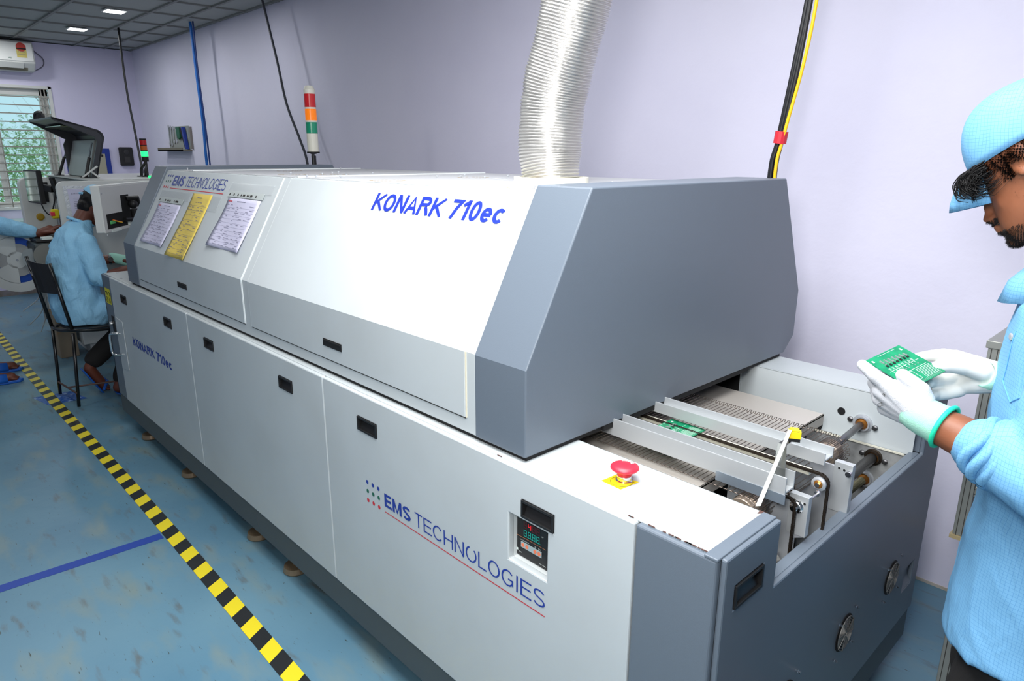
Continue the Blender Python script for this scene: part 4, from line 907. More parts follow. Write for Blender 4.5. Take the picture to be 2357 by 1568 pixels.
MB().prism([(-1.9945, .19, 1.15), (-1.9945, .40, 1.13), (-1.9945, .40, 1.34), (-1.9945, .16, 1.35)], (.0, 0, 0))
sl_ = MB().prism([(-1.4945, .178, 1.08), (-1.4945, .40, 1.06), (-1.4945, .40, 1.35), (-1.4945, .168, 1.352)], (.002, 0, 0)).build('document_sleeve', mat('crinkled_sleeve', (214, 218, 222), .12, bump=(60, .8, .01)), pp)
MB().prism([(-1.492, .205, 1.09), (-1.492, .385, 1.07), (-1.492, .385, 1.32), (-1.492, .195, 1.33)], (.001, 0, 0)).build('document', m_paper, sl_)
b = MB(); text(b, 'JOB SHEET', (-1.4905, .215, 1.29), Y, Z, .012, .08)
for i in range(12): quad(b, (-1.4905, .225, 1.13+i*.012), Y, Z, .05 if i % 3 else .12, .003)
b.build('document_print', m_ink, sl_)
# machine's own signal tower
tx, ty = -1.96, .88
sg = MB().tube([(tx, ty, 1.39), (tx, ty, 1.52)], .012, 8).box(tx-.07, tx+.07, ty-.06, ty+.03, 1.390, 1.40).tube(spline([(tx+.05, ty-.03, 1.40), (tx+.07, ty-.03, 1.45), (tx+.02, ty, 1.49)]), .008, 6).tube(spline([(tx-.05, ty-.03, 1.40), (tx-.06, ty-.02, 1.46), (tx, ty, 1.50)]), .012, 6).build('signal_tower', m_black, pp)
for z0, z1, m_, nm in ((1.515, 1.555, m_blackm, 'base'), (1.555, 1.597, mat('lit_green_lens', (40, 230, 110), .3, emit=((30, 255, 110), 2.2)), 'green_lamp'), (1.597, 1.604, m_blackm, 'spacer'), (1.604, 1.640, mat('dull_amber_lens', (176, 88, 30), .3), 'amber_lamp'), (1.640, 1.647, m_blackm, 'spacer'), (1.647, 1.685, mat('dull_red_lens', (170, 22, 26), .3), 'red_lamp'), (1.685, 1.697, m_blackm, 'top_cap')):
    MB().lathe([(.026, z0), (.026, z1)], (tx, ty, 0), n=20).build(nm, m_, sg)
MB().lathe([(.012, 0), (.012, .02)], (-1.62, .80, 1.39), n=14).build('indicator', mat('lit_green_lens', (40, 230, 110), .3), pp)
# camera module swung out over the worker, carried by a bracket from the end panel
d1_ = V(-.795, .606, 0); d2_ = V(-.606, -.795, 0); P0 = V(-.45, .160, 0); nrm = -d2_
def mp(s, w_, z): return P0+d1_*s+d2_*w_+V(0, 0, z)
def mbox(b, s0, s1, w0, w1, z0, z1): return b.add([mp(s, w_, z) for s in (s0, s1) for w_ in (w0, w1) for z in (z0, z1)], [(0, 1, 3, 2), (4, 6, 7, 5), (0, 4, 5, 1), (2, 3, 7, 6), (0, 2, 6, 4), (1, 5, 7, 3)])
b = MB(); mbox(b, 0, .80, .004, .055, 1.104, 1.391); mod = b.build('camera_module', m_wh2, pp, bevel=.004)
b = MB(); mbox(b, 0, .80, 0, .004, 1.215, 1.38); mbox(b, 0, .04, 0, .004, 1.104, 1.215); mbox(b, .04, .80, 0, .004, 1.104, 1.122); b.build('cover_plate', m_wh2, mod)
b = MB(); mbox(b, .04, .80, .002, .0035, 1.122, 1.215); mbox(b, .27, .39, -.0012, 0, 1.215, 1.32); b.build('dark_opening', m_hole, mod)
b = MB(); b.ell(mp(0.360, -.035, 1.259), .035, .03, .032); b.tube([mp(0.333, -.01, 1.294), mp(0.378, -.06, 1.299), mp(0.414, -.05, 1.244)], .016, 8); b.tube([mp(0.378, -.03, 1.224), mp(0.387, -.03, 1.144)], .022, 10); b.tube([mp(0.270, -.01, 1.164), mp(0.423, -.04, 1.154)], .014, 8); b.build('lens_assembly', m_black, mod)
b = MB(); mbox(b, .08, .145, -.006, .002, 1.150, 1.172); b.build('green_connector', mat('green_connector', (90, 190, 110), .4), mod, bevel=.003)
MB().tube(spline([mp(0.108, -.006, 1.176), mp(0.162, -.02, 1.159), mp(0.216, -.01, 1.154)]), .004, 6).build('orange_wire', mat('orange_wire', (214, 96, 40), .4), mod)
MB().tube(spline([mp(0.108, -.008, 1.174), mp(0.171, -.024, 1.155), mp(0.225, -.012, 1.150)]), .003, 6).build('yellow_wire', m_cabley, mod)
b = MB(); mbox(b, .09, .22, -.004, .004, 1.10, 1.112); mbox(b, .33, .36, -.012, 0, 1.12, 1.17); b.build('white_bracket', m_silk, mod)
for s_, z_ in ((.018, 1.345), (.018, 1.088)): MB().lathe([(.006, 0), (.004, .003)], mp(s_, 0, z_), nrm, 10).build('screw', m_zinc, mod)
MB().bar(mp(.65, .03, 1.30), V(-1.52, .60, 1.30), .06, .05).build('support_arm', m_grey, pp)
# feeder bank, dark bag and reel
fb = thing('feeder_bank', 'dark grey feeder unit under the hand of the man at the left edge', 'feeder', (-1.95, .02, .6))
MB().box(-2.55, -1.72, -.03, .19, .76, .93).build('housing', mat('feeder_grey', (70, 76, 76), .5), fb, bevel=.02)
MB().box(-2.5, -1.75, -.01, .20, .93, .955).build('keypad', m_black, fb, bevel=.01)
MB().lathe([(.07, 0), (.078, .012), (.05, .028)], (-2.35, .05, .955), Z, 24).build('rotary_dish', m_black, fb)
MB().box(-1.80, -1.735, .03, .10, .9545, .972).build('white_switch', m_silk, fb)
b = MB(); b.tube([(-1.725, .04, .84), (-1.715, .04, .84)], .085, 24); b.build('round_shield', mat('pale_shield', (128, 128, 122), .4), fb)
MB().box(-2.5, -1.8, .19, .21, .70, .95).build('mounting_rail', m_grey, fb)
re = thing('component_reel', 'large white and blue component tape reel hanging at the left edge', 'reel', (-2.05, -.10, .79))
rc = V(-2.03, -.105, .785); ra = V(.93, -.36, .05).normalized()
e1 = ra.orthogonal().normalized(); e2 = ra.cross(e1)
def ringpart(b, r0, r1, t0, t1, h0, h1, n=20):
    vs = []
    for i in range(n+1):
        t_ = t0+(t1-t0)*i/n
        for r in (r0, r1):
            for h in (h0, h1): vs.append(rc+ra*h+(e1*math.cos(t_)+e2*math.sin(t_))*r)
    fs = []
    for i in range(n):
        k = i*4; fs += [(k, k+4, k+6, k+2), (k+1, k+3, k+7, k+5), (k, k+1, k+5, k+4), (k+2, k+6, k+7, k+3)]
    fs += [(0, 2, 3, 1), (n*4, n*4+1, n*4+3, n*4+2)]; return b.add(vs, fs)
b = MB(); ringpart(b, .175, .245, 0, 2*PI, .010, .013, 40); ringpart(b, 0.008, .065, 0, 2*PI, .010, .013, 24)
for k in range(3): ringpart(b, .05, .18, k*2*PI/3+.75, k*2*PI/3+1.85, .010, .013, 8)
b.build('front_flange', mat('reel_white', (206, 210, 208), .4), re)
b = MB(); ringpart(b, .06, .235, 0, 2*PI, -.012, -.009, 40); b.build('back_flange', m_blue2 if False else mat('reel_blue', (20, 76, 176), .4), re)
b = MB(); ringpart(b, .05, .125, 0, 2*PI, -.009, .009, 40); b.build('wound_tape', mat('reel_tape', (168, 170, 170), .3), re)
MB().tube([rc+ra*.014, rc-ra*.05+V(-.05, .08, .0)], .01, 10).build('hub_pin', m_zinc, re)
MB().bar(rc-ra*.03, V(-2.2, .02, .80), .02, .02).build('reel_hanger', m_zinc, re)
t = thing('spare_reel', 'clear plastic reel with a grey rim between the big reel and the chair', 'reel', (-1.86, 0, .82))
MB().tube([(-1.84, -.035, .815), (-1.83, -.045, .815)], .072, 28).build('clear_disc', mat('cloudy_plastic', (190, 196, 196), .2, alpha=.7), t)
MB().tube([(-1.84, -.0, .80), (-1.82, -.01, .80)], .045, 20).build('pale_core', mat('pale_core', (200, 190, 172), .5), t)
MB().bar((-1.83, -.03, .80), (-1.83, .05, .80), .012, .012).build('axle', m_zinc, t)
for i, pts in enumerate(([(-2.05, .03, .62), (-2.12, .0, .46), (-2.25, -.10, .345)], [(-1.98, .05, .56), (-2.08, .0, .36), (-2.2, -.08, .236)], [(-1.96, .05, .55), (-2.05, .02, .33), (-2.15, -.02, .175)])):
    tag(MB().tube(spline([(pts[0][0]+.03, .08, .77)]+pts, 6), .004, 5).build('cable_tie', mat('pale_tie', (196, 200, 200), .5)), 'thin white strip dangling below the feeders behind the black chair', 'strip', 'white strips below the feeders')
t = thing('wall_cabinet', 'pale green topped wall cabinet under the window on the end wall', 'cabinet', (XL, .42, .75))
MB().box(XL, -4.65, .30, .62, .70, .85).build('cabinet_body', mat('cab_grey', (110, 112, 110), .6), t)
MB().box(XL, -4.63, .28, .64, .85, .862).build('cabinet_top', mat('pale_green_top', (176, 210, 204), .3), t)
tag(MB().box(-2.1, -1.86, .04, .17, 0, .36).build('carton', mat('brown_carton', (150, 136, 116), .8, vary=[((176, 126, 64), 6, .55, .7)]), bevel=.004, origin=(-1.98, .06, 0)), 'worn brown box on the floor below the bench beside the chair', 'box')
# work bench between the machines
be = thing('work_bench', 'bench with a dark green mat between the oven and the placement machine', 'bench', (-.8, .6, 0))
MB().box(-1.46, -.03, .30, 1.10, .755, .780).build('bench_top', m_duskgreen, be, bevel=.004)
MB().box(-.752, -.748, .30, 1.10, .780, .7808).build('mat_seam', m_gasket, be)
for x_, y_ in ((-1.40, .36), (-.09, .36), (-1.40, 1.04), (-.09, 1.04)): MB().box(x_-.02, x_+.02, y_-.02, y_+.02, 0, .755).build('leg', m_grey, be)
MB().box(-1.44, -.05, .9, .92, .60, .755).build('apron', m_grey, be)
t = thing('circuit_board', 'green circuit board under the glove of the seated worker', 'circuit board', (-1.0, .42, .79))
MB().box(-1.08, -.90, .36, .50, .782, .786).build('board', m_pcb, t)
MB().box(-1.07, -1.03, .37, .42, .786, .80).box(-1.0, -.95, .365, .375, .786, .80).build('tall_part', m_silk, t)

# ================================================================== CHAIR
ch = thing('folding_chair', 'black steel tube chair under the seated worker', 'chair', (-.72, .05, 0))
bl, brr = [V(-1.0, -.192, .935), V(-.90, -.135, .47), V(-.865, -.161, .012)], [V(-.66, -.128, .92), V(-.57, -.082, .50), V(-.517, -.126, .012)]
for P in (bl, brr): MB().tube([P[0], P[1]], .011, 10).build('back_post', m_chairb, ch, smooth=True)
for P in (bl, brr): MB().tube([P[1]-V(0, 0, .02), P[2]], .010, 10).build('leg', m_chairb, ch, smooth=True)
for x_ in (-.90, -.56): MB().tube([(x_, .25, .475), (x_-.02, .29, .012)], .010, 10).build('leg', m_chairb, ch, smooth=True)
b = MB(); b.tube(spline([bl[1], (-.73, -.125, .478), brr[1], (-.535, .08, .485), (-.56, .25, .485), (-.73, .29, .485), (-.90, .25, .48), (-.93, .05, .478), bl[1]], 6), .011, 10); b.build('seat_frame', m_chairb, ch, smooth=True)
b = MB(); b.prism([(-.89, -.11, .475), (-.58, -.07, .488), (-.555, .23, .488), (-.90, .23, .48)], (0, 0, .012)); b.build('seat', m_black, ch, bevel=.005)
b = MB(); vs = []; n = 8
for i in range(n+1):
    a_ = i/n
    for k in range(2):
        f_ = .02 if k == 0 else .46
        p = bl[0].lerp(bl[1], f_).lerp(brr[0].lerp(brr[1], f_), a_)+V(0, -.035*math.sin(PI*a_), 0); vs += [p, p+V(0, .006, 0)]
fs = []
for i in range(n): k = i*4; fs += [(k, k+4, k+6, k+2), (k+1, k+3, k+7, k+5), (k, k+1, k+5, k+4), (k+2, k+6, k+7, k+3)]
b.add(vs, fs+[(0, 2, 3, 1), (n*4, n*4+1, n*4+3, n*4+2)]); bk = b.build('backrest', m_black, ch, smooth=False)
MB().prism([(-.905, -.205, .862), (-.835, -.200, .838), (-.835, -.200, .826), (-.905, -.205, .850)], (0, -.003, 0)).build('grey_mark', mat('grey_mark', (128, 126, 132), .5), bk)
b = MB(); b.tube([(-.862, -.16, .10), (-.52, -.124, .10)], .006, 8); b.tube([(-.69, -.14, .10), (-.58, .28, .10)], .006, 8); b.build('stretcher', mat('rusty_stretcher', (84, 62, 56), .6), ch)

# ================================================================== PEOPLE
def head(O, f, u, skin, hair_m, name_parent, profile=None, scale=1.):
    """local head coordinates: f forward, u up, l to the person's left"""
    f = Vector(f).normalized(); u = Vector(u); u = (u-f*u.dot(f)).normalized(); l = u.cross(f)
    M = Matrix((f, l, u)).transposed(); O = Vector(O)
    def T(a, b_, c): return O+M @ (V(a, b_, c)*scale)
    return M, T

# ---- standing worker, right
m_y = .62
mw = thing('person', 'person standing at the right in blue checked cap, smock and white gloves, looking down', 'person', (4.28, m_y, 0))
th = math.radians(30)
hf, hu = V(-math.cos(th), 0, -math.sin(th)), V(-math.sin(th), 0, math.cos(th))
HO = V(4.108, m_y+.02, 1.598); HM, HT_ = head(HO, hf, hu, None, None, None)
b = MB()
# head from stacked cross sections (u, front f, back f, half width)
sec = [(-.150, .066, .030, .020), (-.143, .078, .0, .036), (-.128, .084, -.02, .050), (-.112, .088, -.035, .056), (-.098, .090, -.05, .060), (-.082, .088, -.06, .064), (-.062, .086, -.075, .067), (-.045, .083, -.088, .070), (-.028, .088, -.096, .072), (-.010, .094, -.102, .074), (.015, .096, -.106, .077), (.045, .092, -.106, .078), (.075, .078, -.098, .072), (.098, .056, -.080, .058), (.114, .024, -.050, .034), (.118, .0, -.02, .01)]
n = 32; vs = []
for (c, fr_, bk_, wd) in sec:
    for j in range(n):
        t_ = 2*PI*j/n; ca, sa = math.cos(t_), math.sin(t_); mid = (fr_+bk_)/2; half = (fr_-bk_)/2
        ex = 1.0 if ca < 0 else .82
        vs.append(HT_(mid+half*(abs(ca)**ex)*(1 if ca > 0 else -1), wd*(abs(sa)**.9)*(1 if sa > 0 else -1), c))
fs = [(i*n+j, i*n+(j+1) % n, (i+1)*n+(j+1) % n, (i+1)*n+j) for i in range(len(sec)-1) for j in range(n)]
b.add(vs, fs+[tuple(range(n))[::-1], tuple(range((len(sec)-1)*n, len(sec)*n))])
def E(a, l_, c, ra_, rl, rc_, rot=0.):
    b.ell(HT_(a, l_, c), ra_, rl, rc_, HM @ Matrix.Rotation(rot, 3, 'Y'), 16, 12)
E(.092, 0, -.062, .012, .0085, .024, -.32)    # nose bridge
E(.1015, 0, -.080, .0115, .0105, .0095)       # nose tip
for s_ in (-1, 1):
    E(.093, .011*s_, -.084, .010, .0075, .0075)   # wings
    E(.088, .030*s_, -.014, .012, .020, .008)     # brow
    E(.074, .031*s_, -.034, .012, .013, .009)     # eyeball and lids
    E(.056, .036*s_, -.066, .018, .020, .026)     # cheek
    E(.006, .074*s_, -.004, .018, .006, .030, -.2)      # ear root
    E(.0, .080*s_, .012, .014, .006, .018); E(-.006, .081*s_, -.004, .008, .005, .026); E(.008, .080*s_, -.028, .009, .005, .011)
E(.093, 0, -.1015, .009, .021, .0055); E(.091, 0, -.1115, .0095, .018, .006)     # lips
E(.078, 0, -.138, .012, .020, .012)           # chin
nk0, nk1 = HT_(-.035, 0, -.09), V(4.245, m_y+.01, 1.36)
b.limb([HT_(-.03, 0, -.05), nk0, nk1, V(4.27, m_y, 1.30)], [.055, .056, .060, .10])
# trunk, arms
b.ell((4.29, m_y, 1.15), .10, .15, .24); b.ell((4.30, m_y, .93), .11, .15, .17)
def arm(sh, el, wr): b.limb([sh, el, wr], [.048, .042, .028])
Lsh, Lel, Lwr = V(4.30, m_y-.17, 1.33), V(4.27, .375, 1.085), V(4.070, .405, 1.128)
Rsh, Rel, Rwr = V(4.28, m_y+.17, 1.33), V(4.32, .82, 1.09), V(4.145, .575, 1.180)
b.limb([Lsh, Lel], [.05, .044]); b.limb([Lel, Lel.lerp(Lwr, .45), Lwr], [.044, .041, .032]); b.limb([Rsh, Rel], [.05, .042]); b.limb([Rel, Rel.lerp(Rwr, .5), Rwr], [.042, .038, .028])
for y_ in (m_y-.10, m_y+.12):
    b.limb([(4.30, y_, .90), (4.28, y_, .50), (4.32, y_, .10)], [.085, .058, .04]); b.limb([(4.32, y_, .05), (4.12, y_-.02, .035)], [.042, .032])
body = solid(b, .0046, 3).build('body', m_skin, mw, smooth=True)
# sculpted details on the face
def hp(a, l_, c): return HT_(a, l_, c)
q = MB(); q.tube([hp(.084, -.020-.0+k*.008, -.0335-.002*math.sin(k)) for k in range(0)] or [hp(.085, .019, -.036), hp(.087, .027, -.0375), hp(.084, .037, -.037), hp(.077, .044, -.034)], [.0014, .0022, .0022, .0010], 6)
q.tube([hp(.085, -.019, -.036), hp(.087, -.027, -.0375), hp(.084, -.037, -.037), hp(.077, -.044, -.034)], [.0014, .0022, .0022, .0010], 6); q.build('eyelashes', m_hair, mw)
q = MB()
for s_ in (-1, 1): q.tube([hp(.101, .012*s_, -.013), hp(.0995, .026*s_, -.006), hp(.092, .040*s_, -.006), hp(.082, .049*s_, -.011)], [.002, .0038, .0036, .0016], 8)
q.build('eyebrows', m_beard, mw, smooth=True)
def fur(pts_n, r0, m_, nm, seed=1, ln=.006, th_=.0006):
    """short hairs rooted on given points with normals"""
    rr = random.Random(seed); q = MB()
    for p, nn in pts_n:
        d = (nn+Vector((rr.uniform(-.6, .6), rr.uniform(-.6, .6), rr.uniform(-.9, .1)))).normalized(); s_ = nn.orthogonal().normalized()*th_
        l_ = ln*rr.uniform(.6, 1.3); q.add([p-s_, p+s_, p+d*l_], [(0, 1, 2)])
    return q.build(nm, m_, mw)
# surface points of the head mesh for beard and hair
inv = HM.inverted(); me = body.data; org = Vector(body['_o'])
loc = [(v.co+org, v.normal.copy()) for v in me.vertices]
beard, hairp, cheekh, bandh, rr = [], [], [], [], random.Random(4)
for p, nn in loc:
    q_ = inv @ (p-HO)
    if q_.length > .2: continue
    a, l_, c = q_
    if a > -.005 and c < -.085 and (a < .092 or abs(l_) > .004):
        jaw = c < -.118+.25*max(0, abs(l_)-.03) or (abs(c+.0905) < .0075 and abs(l_) < .030 and a > .075) or (c < -.112 and a > .06)
        if jaw and abs(c+.106) > .004: beard.append((p, nn))
    if -.085 < c < -.02 and .0 < a < .035 and abs(l_) > .05: cheekh.append((p, nn))
    if abs(l_) > .045 and -.03 < c < .008-.25*a and a < .040-.5*max(0, -c) and a < .05 and not (-.02 < a < .02 and c < .02): hairp.append((p, nn))
    if a < -.03 and -.06 < c < .02: hairp.append((p, nn))
    if abs(l_) > .040 and -.008 < c < .012+.1*max(0, -a) and -.01 < a < .080: hairp.append((p, nn))
    if abs(l_) > .045 and .002 < c < .026 and -.03 < a < .062: bandh.append((p, nn))
    if abs(l_) > .05 and .022 < a < .042 and -.030 < c <= -.008: hairp.append((p, nn))
def dense(L, k): return [(p+Vector((rr.uniform(-1, 1), rr.uniform(-1, 1), rr.uniform(-1, 1)))*.0012, nn) for p, nn in L for _ in range(k)]
fur(dense(beard, 10), 0, m_beard, 'beard', 2, .0055, .0005)
fur(dense(bandh, 14), 0, m_hair, 'hairline', 6, .0034, .0008)
fur([q_ for q_ in dense(cheekh, 1) if rr.random() < .5], 0, m_beard, 'sideburn', 5, .0045, .0003)
fur(dense(hairp, 12), 0, m_hair, 'side_hair', 3, .007, .0007)
# quiff of curls over the forehead, under the cap
q = MB(); rr = random.Random(21)
for k in range(240):
    l_ = rr.uniform(.030, .076); rt = hp(.090-.7*max(0, l_-.045), l_, .012+rr.uniform(-.016, .006)); rt = rt+HM @ V(rr.uniform(-.018, .004), 0, 0); pts = [rt]; cx = rr.choice((.006, .010, .014, .019, .023))*rr.uniform(.8, 1.15)
    for i in range(1, 9):
        t_ = i/8*PI*rr.uniform(1.1, 1.5); pts.append(rt+HM @ V(cx*1.25*math.sin(t_)+.006*i/8, .012*i/8*rr.uniform(-.4, 1), -cx*(1-math.cos(t_))*.9))
    pts = spline(pts, 3); q.tube(pts, [.0012*(1-i/(len(pts)+4)) for i in range(len(pts))], 4)
for k in range(90):
    l_ = rr.uniform(.01, .068); rt = hp(.093-.2*l_, l_, .004); q.tube([rt, rt+HM @ V(.012, .002, -.016), rt+HM @ V(.016+rr.uniform(-.006, .004), .004, -.030-rr.uniform(0, .020))], [.0018, .0014, .0004], 5)
q.build('fringe', m_hair, mw, smooth=True)
# cap: crown and brim
q = MB(); nu, nv = 40, 14; vs = []
for i in range(nv+1):
    ph = i/nv
    for j in range(nu):
        t_ = 2*PI*j/nu; ca, sa = math.cos(t_), math.sin(t_)
        edge = .022 if True else 0
        zlow = .018+.010*(-ca)+.004*abs(sa)
        a_ = (PI/2)*(1-ph); rf = .1045 if ca > 0 else .122
        r = math.cos(PI/2-a_)**.78 if a_ > 0 else 0
        seam = 1+.008*math.cos(4*t_)
        puff = 1+.03*math.sin(PI*ph)+.006*noise.noise(V(ca*3, sa*3, ph*4))
        vs.append(hp(-.006+rf*ca*r*puff*seam, .088*sa*r*puff*seam, zlow+(.134-zlow)*(math.sin(PI/2-a_)**.95)))
fs = [(i*nu+j, i*nu+(j+1) % nu, (i+1)*nu+(j+1) % nu, (i+1)*nu+j) for i in range(nv) for j in range(nu)]
q.add(vs, fs); cp_ = q.build('cap', m_shirt, mw, smooth=True)
sm = cp_.modifiers.new('t', 'SOLIDIFY'); sm.thickness = .0016
q = MB(); vs = []; nb = 18
for i in range(nb+1):
    t_ = -.80+1.6*i/nb; ca, sa = math.cos(t_), math.sin(t_); qq = (t_/.8)**2
    for k in range(5):
        e_ = k/4; vs.append(hp(-.006+.1055*ca+(.056*(1-qq)+.006*qq)*e_+.010*math.sin(PI*e_)*(1-qq), (.086+.0*e_)*sa, .014-(.056+.016*qq)*e_))
q.add(vs, [(i*5+k, (i+1)*5+k, (i+1)*5+k+1, i*5+k+1) for i in range(nb) for k in range(4)]); bm_ = q.build('cap_brim', m_shirt, mw, smooth=True)
sm = bm_.modifiers.new('t', 'SOLIDIFY'); sm.thickness = .003
# smock
b = MB(); n = 48; vs = []
rings = [(1.39, 4.235, .080, .085), (1.36, 4.25, .100, .13), (1.33, 4.265, .125, .18), (1.28, 4.275, .142, .200), (1.18, 4.280, .150, .205), (1.05, 4.282, .155, .205), (.95, 4.286, .157, .207), (.85, 4.288, .160, .212), (.76, 4.290, .166, .220), (.70, 4.292, .172, .226), (.678, 4.293, .174, .228)]
for (z_, cx, rx_, ry_) in rings:
    for j in range(n):
        t_ = 2*PI*j/n; ca, sa = math.cos(t_), math.sin(t_); ex_p = .95
        vs.append(V(cx+rx_*(abs(ca)**ex_p)*(1 if ca > 0 else -1), m_y+ry_*(abs(sa)**ex_p)*(1 if sa > 0 else -1), z_-(.0 if z_ > .71 else .025*max(0, -ca))))
b.add(vs, [(i*n+j, (i+1)*n+j, (i+1)*n+(j+1) % n, i*n+(j+1) % n) for i in range(len(rings)-1) for j in range(n)]+[tuple(range(n)), tuple(range((len(rings)-1)*n, len(rings)*n))[::-1]])
b.limb([Lsh+V(-.02, .02, 0), Lel+V(.01, -.005, .0)], [.082, .078]); b.limb([Lel+V(.01, -.005, 0), Lel.lerp(Lwr, .30), Lel.lerp(Lwr, .50)], [.076, .066, .052])
b.limb([Rsh+V(-.02, -.02, 0), Rel], [.08, .07]); b.limb([Rel, Rel.lerp(Rwr, .55)], [.07, .055])
shm = solid(b, .006, 5, wrinkle(.0075, 9, (1, 1, .7))); smock = shm.build('smock', m_shirt, mw, smooth=True)
# rolled cuff, collar, pocket, hem band
cd_ = (Lwr-Lel).normalized(); cc = Lel.lerp(Lwr, .52); b = MB()
for k, (r_, o_) in enumerate(((.050, .0), (.053, -.018), (.054, -.036))):
    pts = []; a1 = cd_.orthogonal().normalized(); a2 = cd_.cross(a1)
    pts = [cc+cd_*(o_+.006*math.sin(3*t+k))+(a1*math.cos(t)+a2*math.sin(t))*(r_+.003*math.sin(2*t+k)) for t in [i*PI/14 for i in range(29)]]
    b.tube(pts, .0095, 8, False)
b.build('rolled_cuff', m_shirt, mw, smooth=True)
b = MB(); vs = []
for i in range(25):
    t_ = -PI+i*2*PI/24; ca, sa = -math.cos(t_), math.sin(t_)
    for k, (r_, z_) in enumerate(((.078, 1.375), (.082, 1.425), (.094, 1.395), (.104, 1.355))): vs.append(V(4.222+r_*ca*1.02-.012*(k > 1)*(ca < -.6), m_y+r_*sa*1.05, z_-.02*max(0, -ca)+.008*ca))
b.add(vs, [(i*4+k, (i+1)*4+k, (i+1)*4+k+1, i*4+k+1) for i in range(24) for k in range(3)]); o = b.build('collar', m_shirt, mw, smooth=True)
sm = o.modifiers.new('t', 'SOLIDIFY'); sm.thickness = .003
b = MB(); pk = [(4.135, .485, 1.30), (4.135, .485, 1.205), (4.165, .447, 1.178), (4.20, .43, 1.20), (4.20, .43, 1.30)]
from mathutils.bvhtree import BVHTree
bv_ = BVHTree.FromPolygons(shm.v, shm.f)
def onto(p, d=.001):
    a_, n_, _, _ = bv_.find_nearest(Vector(p)); return a_+n_*d
for i in range(4): b.tube([onto(Vector(pk[i]).lerp(Vector(pk[i+1]), k/10)) for k in range(11)], .0010, 5)
b.build('pocket_stitching', mat('pocket_seam', (96, 160, 206), .7), mw)
MB().lathe([(.004, 0), (.0065, .001), (.0065, .002), (.004, .003)], onto((4.14, .50, 1.285)), V(-.8, -.6, 0), 14).build('snap_button', m_zinc, mw)
# trousers
b = MB()
for y_, dx in ((m_y-.09, 0), (m_y+.12, -.03)):
    b.limb([(4.30+dx, y_, .86), (4.275+dx, y_, .62), (4.25+dx, y_, .48), (4.30+dx, y_, .09)], [.105, .105, .098, .075])
b.ell((4.31, m_y, .86), .12, .16, .14)
solid(b, .008, 4, wrinkle(.005, 7)).build('trousers', m_pants, mw, smooth=True)
# gloves
def glove(wr, palm_c, knuck, fingers, thumb, nm_w='glove', extra=None, cr=1., width=.04, thick=.017, normal=V(0, 1, 0), cuff_dir=None, mm=m_knit, side=1):
    """palm from the wrist to the knuckle line plus fingers given as joint chains"""
    b = MB(); wr = Vector(wr)
    for kp in knuck:
        kp = Vector(kp); b.limb([wr.lerp(kp, .05), wr.lerp(kp, .55), kp], [.030, .0225, .0155], 14)
    for ch_ in fingers: b.limb(ch_, [.0145, .0130, .0118, .0104][:len(ch_)], 14)
    b.limb(thumb, [.021, .0175, .0145, .0120][:len(thumb)], 14)
    if extra: b.ell(*extra)
    g_ = solid(b, .0024, 5).build(nm_w, mm, mw, smooth=True)
    cuff_dir = Vector(cuff_dir).normalized(); b = MB(); a1 = cuff_dir.orthogonal().normalized(); a2 = cuff_dir.cross(a1); vs = []; n = 28; prof = [(-.030, .029), (-.014, .0335), (.006, .036), (.022, .0365), (.036, .039)]
    for s_, r_ in prof:
        for j in range(n): t_ = 2*PI*j/n; vs.append(wr+cuff_dir*s_+(a1*math.cos(t_)+a2*math.sin(t_))*r_*cr)
    b.add(vs, [(i*n+j, i*n+(j+1) % n, (i+1)*n+(j+1) % n, (i+1)*n+j) for i in range(len(prof)-1) for j in range(n)])
    c_ = b.build('knit_cuff', m_knitg, g_, smooth=True); sm = c_.modifiers.new('t', 'SOLIDIFY'); sm.thickness = .0015
    b = MB(); b.tube([wr+cuff_dir*.037+(a1*math.cos(t)+a2*math.sin(t))*.0395*cr for t in [i*PI/16 for i in range(33)]], .0042, 8, False); b.build('cuff_binding', m_mint, g_, smooth=True)
    return g_
# left hand (near): back of the hand to the camera, index finger along the board edge, thumb on top
wL = V(4.066, .408, 1.130)
kn = [(3.995, .400, 1.178), (3.985, .408, 1.160), (3.984, .420, 1.140), (3.992, .432, 1.120)]
gl = glove(wL, None, kn, [
    [(3.995, .400, 1.178), (3.975, .396, 1.190), (3.961, .398, 1.199), (3.948, .404, 1.204)],
    [(3.985, .408, 1.160), (3.966, .430, 1.166), (3.975, .458, 1.176), (3.992, .474, 1.182)],
    [(3.984, .420, 1.140), (3.968, .444, 1.146), (3.980, .470, 1.160), (3.998, .482, 1.170)],
    [(3.992, .432, 1.120), (3.982, .456, 1.128), (3.992, .474, 1.142), (4.006, .482, 1.152)]],
    [(4.058, .412, 1.158), (4.052, .411, 1.176), (4.038, .408, 1.188), (4.018, .410, 1.199)], cuff_dir=Lel-wL, extra=((4.034, .404, 1.152), .036, .020, .030))
# right hand (far): palm side to the camera, thumb over the board corner, fingers beneath
wR = V(4.135, .570, 1.186)
kn = [(4.060, .580, 1.208), (4.062, .575, 1.190), (4.068, .568, 1.172), (4.078, .560, 1.156)]
gr_ = glove(wR, None, kn, [
    [(4.060, .580, 1.208), (4.040, .575, 1.210), (4.020, .562, 1.206), (4.004, .548, 1.202)],
    [(4.062, .575, 1.190), (4.042, .560, 1.186), (4.034, .540, 1.180), (4.030, .520, 1.178)],
    [(4.070, .562, 1.170), (4.050, .545, 1.164), (4.040, .525, 1.164), (4.040, .508, 1.166)],
    [(4.080, .556, 1.150), (4.062, .540, 1.142), (4.050, .522, 1.140), (4.048, .506, 1.142)]],
    [(4.115, .552, 1.198), (4.090, .540, 1.204), (4.066, .524, 1.204), (4.048, .510, 1.200)], cuff_dir=Rel-wR, mm=m_glove, cr=.84)
